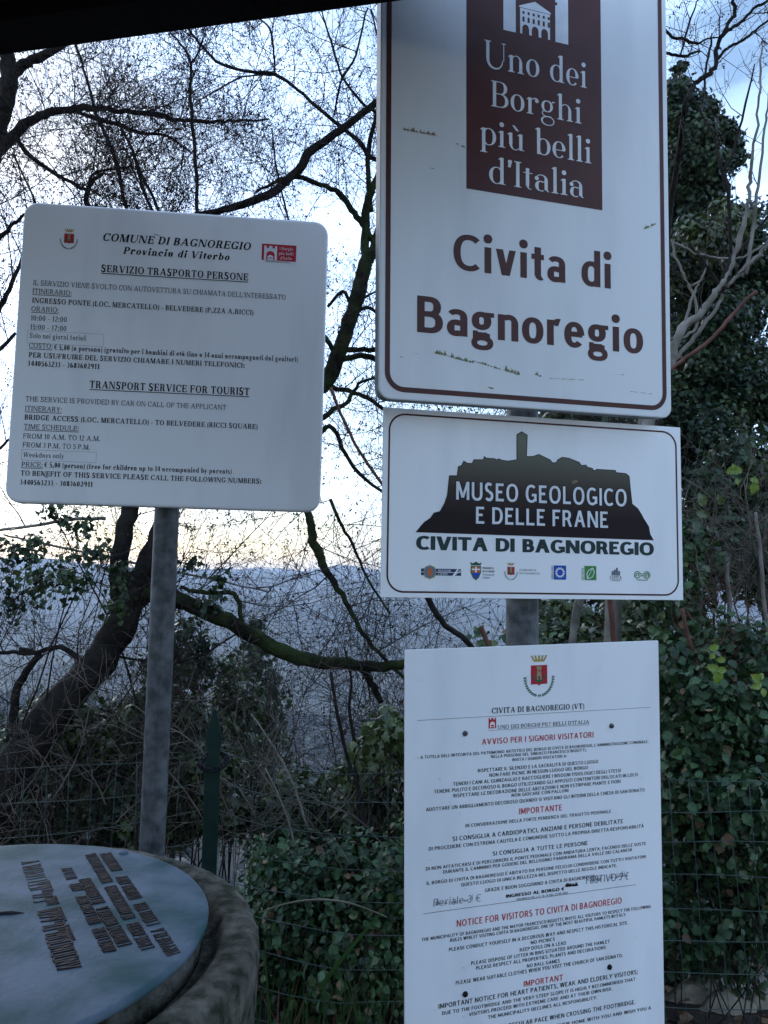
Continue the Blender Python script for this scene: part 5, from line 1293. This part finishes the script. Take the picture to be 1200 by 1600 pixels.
# ------------------------------------------------------------------ leafy plants, from far to near
# ivied tree standing in the valley brush
leafy('ivied_tree', 'small dark pointed ivy-covered tree in the brush right of the left pole', 'tree',
      [(398, 1000, 26, 12), (392, 1040, 38, 12), (405, 1085, 46, 12), (398, 1130, 52, 12), (402, 1175, 60, 12), (402, 975, 16, 12), (385, 1240, 70, 12)], 5200, .085, 'ivy', 'ivy', 0, .7, .5, stems=4, lname='crown', shell=.8)
# the big ivy-covered tree on the right
sp = [(1062, 110, 14, 7), (1056, 150, 30, 7), (1085, 175, 34, 7), (1050, 200, 45, 7), (1110, 175, 18, 6.8), (1090, 215, 36, 6.8), (1128, 205, 24, 6.9), (1145, 222, 20, 6.9), (1148, 250, 20, 6.9), (1060, 262, 50, 6.9), (1105, 262, 36, 6.8), (1135, 250, 16, 6.8), (1070, 320, 46, 7), (1115, 300, 26, 7)]
leafy('ivied_tree', 'tall ivy-covered tree top rising dark against the sky behind the town sign', 'tree', sp+sub_blobs(1010, 330, 60, 160, 7.3, 16, 30, 55), 32000, .047, 'ivy', 'ivy', 0, .7, .6, stems=8, lname='crown', shell=.7, base=(2.2, 7.1))
sp = sub_blobs(1160, 400, 110, 75, 6.4, 26, 26, 48)+sub_blobs(1130, 520, 140, 110, 6.2, 34, 30, 60)+sub_blobs(1130, 660, 150, 90, 6.0, 30, 30, 60)
leafy('ivied_tree', 'broad dark wall of ivy foliage at the right edge behind the pale bare tree', 'tree', sp, 50000, .042, 'ivy', 'ivy', 200, .7, .6, stems=14, lname='crown', shell=.75, base=(2.7, 6.3))
leafy('evergreen_bush', 'mid-green bush top at the right beyond the pale branches', 'bush', sub_blobs(1110, 365, 60, 40, 5.6, 12, 18, 34), 4600, .042, 'ivy', 'ivy2', 0, .7, .6, stems=4, shell=.7)
leafy('evergreen_bush', 'dark evergreen bush behind the museum sign and the right pole', 'bush', sub_blobs(930, 760, 130, 150, 5.2, 26, 30, 60)+sub_blobs(950, 990, 110, 50, 4.4, 18, 26, 44), 13000, .055, 'ivy', 'ivy2', 60, .7, .6, stems=8, shell=.7)
leafy('evergreen_bush', 'dark shaded bush behind the dry stems at the right edge, above the brambles', 'bush', sub_blobs(1150, 850, 120, 130, 4.6, 26, 30, 60), 7000, .055, 'ivy', 'ivy', 0, .8, .6, stems=8, shell=.8)
# brush on the slope at the left
for k, (cx, cy, rx, ry, Y, n, lab) in enumerate((
    (80, 1250, 130, 110, 4.9, 11000, 'dark evergreen scrub at the left edge behind the leaning trunk'),
    (255, 1220, 120, 120, 4.8, 14000, 'dark scrub behind the left pole and the green fence post'),
    (470, 1300, 130, 60, 5.0, 8000, 'low dark scrub in front of the valley in the gap between the poles'),
    (330, 1120, 60, 90, 6.0, 3600, 'thin leafy scrub beside the small pointed tree'),
    (540, 1240, 100, 50, 4.7, 6500, 'olive-green small-leaved scrub low in the gap left of the notice'),
    (600, 1170, 40, 60, 3.9, 900, 'leafy shoots rising beside the left edge of the notice'),
    (130, 1150, 110, 70, 5.0, 5200, 'green leafy scrub low behind the leaning trunk'),
    (280, 1020, 40, 60, 5.6, 1200, 'loose leafy scrub rising behind the left pole up to the mossy limb'))):
    leafy('evergreen_shrub', lab, 'shrub', sub_blobs(cx, cy, rx, ry, Y, 18, 18, 46), n, .050, 'ivy', 'ivy2' if k in (1, 3, 4, 5, 6) else 'ivy', 0, .8, .5, group='scrub on the slope behind the fence', stems=8, shell=.9)
# ivy climbing on the leaning tree
leafy('ivy', 'ivy leaves hanging round the fork of the leaning tree at the left', 'ivy', [(60, 905, 50, 4.3), (110, 900, 44, 4.2), (150, 860, 34, 4.2), (30, 860, 36, 4.4), (20, 940, 36, 4.4), (120, 820, 28, 4.3), (80, 800, 22, 4.3), (190, 900, 30, 4.2), (60, 850, 24, 4.3), (265, 990, 34, 4.4), (330, 945, 26, 4.4), (300, 880, 22, 4.4), (345, 905, 22, 4.4), (185, 945, 26, 4.1)], 1100, .036, 'ivy', 'ivy', 120, .8, .9, stems=4, lname='leaves', shell=.9)

# bare thickets
def thicket(label, x0, x1, y0, y1, Y, n, m, h, r=.003, lean=.5, dy=.8, depth=2, bud=0, name='bare_shrub', group='bare thickets behind the fence', curl=.3):
    c = at((x0+x1)/2, y1, Y); t = thing(name, label, 'shrub', (c.x, c.y, gz(c.x, c.y)), None, group); off = Vector(t.location)
    tw, bd, st = MB(), MB(), MB()
    for i in range(n):
        p = at(rnd.uniform(x0, x1), y1+rnd.uniform(-.3, .1)*(y1-y0), Y+rnd.uniform(-dy, dy))-off
        d = Vector((rnd.gauss(0, lean), rnd.gauss(0, lean*.6), 1))
        L = h*rnd.uniform(.5, 1.15)
        P, Rr = curve_branch(st, p, d, L, r*rnd.uniform(.8, 1.8), 9, curl, 0, .1, 4)
        twigs_on(tw, bd, P, Rr, .085, h*.36, r*.75, depth, 5, curl, .1, bud, .005)
    st.obj('stems', M[m], t, True, True); tw.obj('twigs', M[m], t, False, True)
    if bd.v: bd.obj('buds', M['bud'], t, False, True)
thicket('pale tangled dry stems behind the stone table at the left edge', -20, 200, 1080, 1360, 3.7, 7, 'pale_twig', .9, curl=.5)
thicket('pale tangled dry stems behind the left pole', 160, 400, 1060, 1340, 3.9, 7, 'pale_twig', .9, curl=.5)
thicket('bare pale twigs in the gap between the poles above the brambles', 400, 660, 1050, 1320, 3.8, 8, 'pale_twig', .8, .0025)
thicket('dark bare bush with fine branches rising in the gap below the museum sign', 380, 660, 830, 1290, 5.0, 11, 'twig', 1.7, .0040, .35, .9, 2, .15)
thicket('dark bare bush with fine branches at the left behind the leaning trunk', -40, 330, 860, 1280, 5.6, 7, 'twig', 1.5, .0040, .4, .9, 2, .1)
thicket('brown bare saplings on the slope beyond the mossy limb', 260, 640, 960, 1300, 7.5, 7, 'twig', 2.0, .005, .3, 1.5, 2, .2)
thicket('dead brown twiggy bush at the right edge below the ivy', 1060, 1230, 700, 980, 3.6, 26, 'pale_twig', .75, .0025, .5, .5, 2)
thicket('tangle of thin brown stems among the brambles at the right edge', 1060, 1230, 850, 1120, 3.3, 26, 'red_bark', .55, .0022, .7, .4, 2)
thicket('fine dark twigs between the two upper signs', 640, 1040, 560, 760, 5.0, 26, 'twig', 1.0, .0035, .5, .6, 2, .3)

# bramble hedge behind the fence
leafy('bramble_bush', 'dark bramble bush behind the fence between the stone table and the notice', 'bramble',
      sub_blobs(500, 1480, 170, 110, 2.75, 34, 40, 80, .25)+sub_blobs(560, 1380, 110, 40, 2.8, 14, 28, 50, .25)+sub_blobs(430, 1350, 60, 22, 3.0, 8, 22, 34, .2), 13000, .037, 'bramble', 'bramble', 260, .8, .75, stems=16, shell=.8, base=(-.3, 2.8), sr=.004, stem_m='red_bark')
leafy('bramble_bush', 'dense bramble bush rising at the right edge beside the visitors notice', 'bramble',
      sub_blobs(1120, 1090, 110, 90, 2.75, 26, 40, 70, .25)+sub_blobs(1130, 1250, 110, 110, 2.75, 26, 40, 80, .3)+sub_blobs(1060, 900, 50, 70, 3.1, 12, 26, 44, .2), 12500, .040, 'bramble', 'bramble', 280, .75, .75, stems=16, shell=.8, base=(1.25, 2.8), sr=.003)
leafy('bramble_bush', 'shaded lower bramble growth behind the fence in the bottom right corner', 'bramble',
      sub_blobs(1120, 1400, 130, 110, 3.1, 34, 36, 70, .3)+sub_blobs(800, 1400, 180, 180, 3.2, 30, 50, 90, .3), 11500, .040, 'bramble', 'bramble', 80, .8, .7, stems=6, shell=.85, base=(1.2, 3.1), sr=.003)
leafy('bramble_bush', 'bramble and scrub hidden behind the notice and rising to the museum sign', 'bramble', sub_blobs(850, 1130, 170, 110, 3.4, 26, 40, 80, .3), 3600, .052, 'bramble', 'bramble', 60, .6, .7, stems=8, shell=.85, base=(.7, 3.4), sr=.004)

def sprig(label, Y, stem, lv, size, m='lime'):
    o0 = at(stem[0][0], stem[0][1], Y); t = thing('leafy_sprig', label, 'sprig', o0)
    P, Rr = smooth_path([at(a, b, Y)-o0 for a, b in stem], [.0014]*len(stem), 4); b = MB(); b.tube(P, Rr, 5); b.obj('stem', M['grass'], t)
    V, Fc = leaf_mesh('bramble'); me = npmesh('leaf', V, Fc); me.materials.append(M[m])
    for px, py, ang, k in lv:
        o = bpy.data.objects.new('leaf', me); C.collection.objects.link(o); o.parent = t
        s_ = size*k
        o.matrix_local = Matrix.Translation(at(px, py, Y-.01)-o0) @ Matrix.Rotation(R_(-ang), 4, 'Y') @ Matrix.Rotation(R_(90+rnd.uniform(-25, 25)), 4, 'X') @ Matrix.Diagonal((s_*.9, s_, s_, 1))
sprig('bright yellow-green three-leaved sprig right of the notice top corner', 2.45, [(1100, 1012), (1114, 1020), (1122, 1046)], [(1122, 1046, 180, .050), (1120, 1046, 265, .034), (1124, 1046, 80, .040), (1108, 1014, 290, .034), (1116, 1020, 150, .026), (1134, 1030, 100, .03)], 1)
sprig('bright green sprig at the right edge beside the brambles', 2.45, [(1178, 1080), (1186, 1062), (1200, 1060)], [(1188, 1064, 60, .046), (1190, 1068, 110, .04), (1192, 1075, 185, .03), (1184, 1060, 300, .03)], 1, 'lime')
sprig('small yellow-green leaves on the dead twigs below the ivy at the right', 3.2, [(1130, 745), (1150, 738), (1180, 745), (1182, 756)], [(1135, 738, 280, .04), (1148, 738, 20, .04), (1160, 736, 80, .06), (1172, 748, 250, .04), (1180, 752, 175, .06), (1150, 748, 200, .03)], 1, 'lime')
sprig('pale green leaves of a young shoot in the gap left of the notice', 2.6, [(560, 1180), (570, 1160), (575, 1140)], [(572, 1150, 20, .04), (570, 1158, 290, .05), (574, 1165, 170, .045), (580, 1142, 60, .03), (566, 1140, 330, .03)], 1, 'ivy2')
sprig('yellow leaf pair among the dark leaves right of the museum sign', 3.0, [(1090, 790), (1098, 800), (1105, 806)], [(1100, 792, 20, .06), (1128, 788, 30, .05), (1088, 800, 250, .05), (1085, 815, 190, .05)], 1, 'ivy2')

# arching dry stalk and grass in front of the fence
b = MB(); P, Rr = traced([(405, 1426, 2), (440, 1414, 2.5), (475, 1407, 2.8), (510, 1406, 3), (545, 1411, 3), (575, 1421, 2.4), (604, 1433, 2)], 1.92); b.tube([p-P[0] for p in P], Rr, 6)
o = b.obj('dry_stalk', M['straw']); o.location = P[0]; tag(o, 'pale arching dry stalk in front of the brambles right of the stone table', 'stalk')
def blade(mb, p, q, bend, w):
    d = q-p; s_ = Vector((d.z, 0, -d.x)).normalized()*w; o = len(mb.v); n = 7
    for i in range(n+1):
        u = i/n; c = p+d*u+bend*math.sin(math.pi*u*.5)*u; k = (1-u**2.2)
        mb.v += [c-s_*k-Vector((0, .0006, 0)), c+Vector((0, .0016*k, 0)), c+s_*k]
    for i in range(n):
        for j in (0, 1): a = o+3*i+j; mb.f.append((a, a+1, a+4, a+3))
def gblade(px0_, py0_, px1, py1, Y, w, bend=(0, 0, 0), m='grass', label=None):
    mb = MB(); p, q = at(px0_, py0_, Y), at(px1, py1, Y-.03); blade(mb, Vector((0, 0, 0)), q-p, Vector(bend), w)
    o = mb.obj('grass_blade', M[m]); o.location = p; tag(o, label, 'grass blade', 'long grass blades at the foot of the fence')
gblade(425, 1640, 411, 1445, 1.78, .0035, (0, 0, 0), 'grass', 'upright green grass blade hugging the right side of the stone table')
gblade(500, 1545, 597, 1400, 1.85, .0050, (.02, 0, -.01), 'grass', 'broad green grass blade leaning right towards the notice')
gblade(528, 1640, 589, 1464, 1.80, .0024, (-.01, 0, 0), 'straw', 'thin pale grass blade left of the notice edge')
gblade(590, 1680, 631, 1510, 1.80, .0022, (0, 0, 0), 'straw', 'thin pale grass blade touching the lower left edge of the notice')
gblade(505, 1640, 530, 1552, 1.76, .0040, (.03, 0, -.02), 'grass', 'short curled green grass blade at the bottom edge between table and notice')
gblade(560, 1660, 566, 1582, 1.74, .0042, (.02, 0, -.03), 'grass', 'short bent grass blade at the bottom edge nearer the notice')
mb = MB()
for i in range(700):
    x = rnd.uniform(-.45, .9); y = rnd.uniform(1.72, 2.3); h = rnd.uniform(.10, .42)
    blade(mb, Vector((x, y, .0)), Vector((x+rnd.gauss(0, .10), y+rnd.gauss(0, .06), h)), Vector((rnd.gauss(0, .05), 0, -.03)), rnd.uniform(.0018, .004))
o = mb.obj('grass', M['grass']); tag(o, 'green grass growing along the foot of the fence', 'grass', None, 'stuff')
mb = MB()
for i in range(60):
    px = rnd.uniform(395, 630); x = at(px, 1600, 1.9).x; y = rnd.uniform(1.8, 2.05); top = at(px, rnd.uniform(1470, 1590), y).z
    blade(mb, Vector((x, y, top-.35)), Vector((x+rnd.gauss(0, .07), y, top)), Vector((rnd.gauss(0, .03), 0, -.02)), rnd.uniform(.0015, .003))
o = mb.obj('tall_grass', M['grass']); tag(o, 'taller loose grass between the stone table and the notice', 'grass', None, 'stuff')

# pale tufa showing through at the bottom right
def rock(label, px, py, Y, r, sx, sz):
    c = at(px, py, Y); bmx = bmesh.new(); bmesh.ops.create_icosphere(bmx, subdivisions=4, radius=1)
    for v in bmx.verts:
        p = v.co.copy(); k = 1+.30*noise.noise(p*1.5+c)+.14*noise.noise(p*4+c)+.05*noise.noise(p*12)
        v.co = Vector((p.x*sx, p.y*.8, p.z*sz))*k*r
    me = bpy.data.meshes.new('rock'); bmx.to_mesh(me); bmx.free(); me.polygons.foreach_set('use_smooth', [True]*len(me.polygons))
    o = bpy.data.objects.new('rock', me); link(o, None, M['rock']); o.location = (c.x, c.y, c.z); tag(o, label, 'rock', 'pale rocks in the bottom right corner')
rock('pale tufa rock just right of the notice near the bottom edge', 1090, 1580, 3.25, .13, 1.3, .8)
rock('pale tufa rock low in the bottom right, between the other two', 1132, 1598, 3.15, .12, 1.1, .8)
rock('pale tufa rock in the bottom right corner', 1190, 1590, 3.2, .09, 1.0, .8)
# fallen leaves and twigs on the slope
P = np.stack([nrs.uniform(-3, 4, 4200), nrs.uniform(1.6, 7, 4200), np.zeros(4200)], 1); P[:, 2] = [gz(x, y)+.012 for x, y in P[:, :2]]
o = leaf_mass('leaf_litter', P, np.tile([0, 0, 1.], (4200, 1)), .06, 'bramble', M['litter'], None, .4, .0); tag(o, 'dead brown leaves littering the ground under the trees', 'leaf litter')
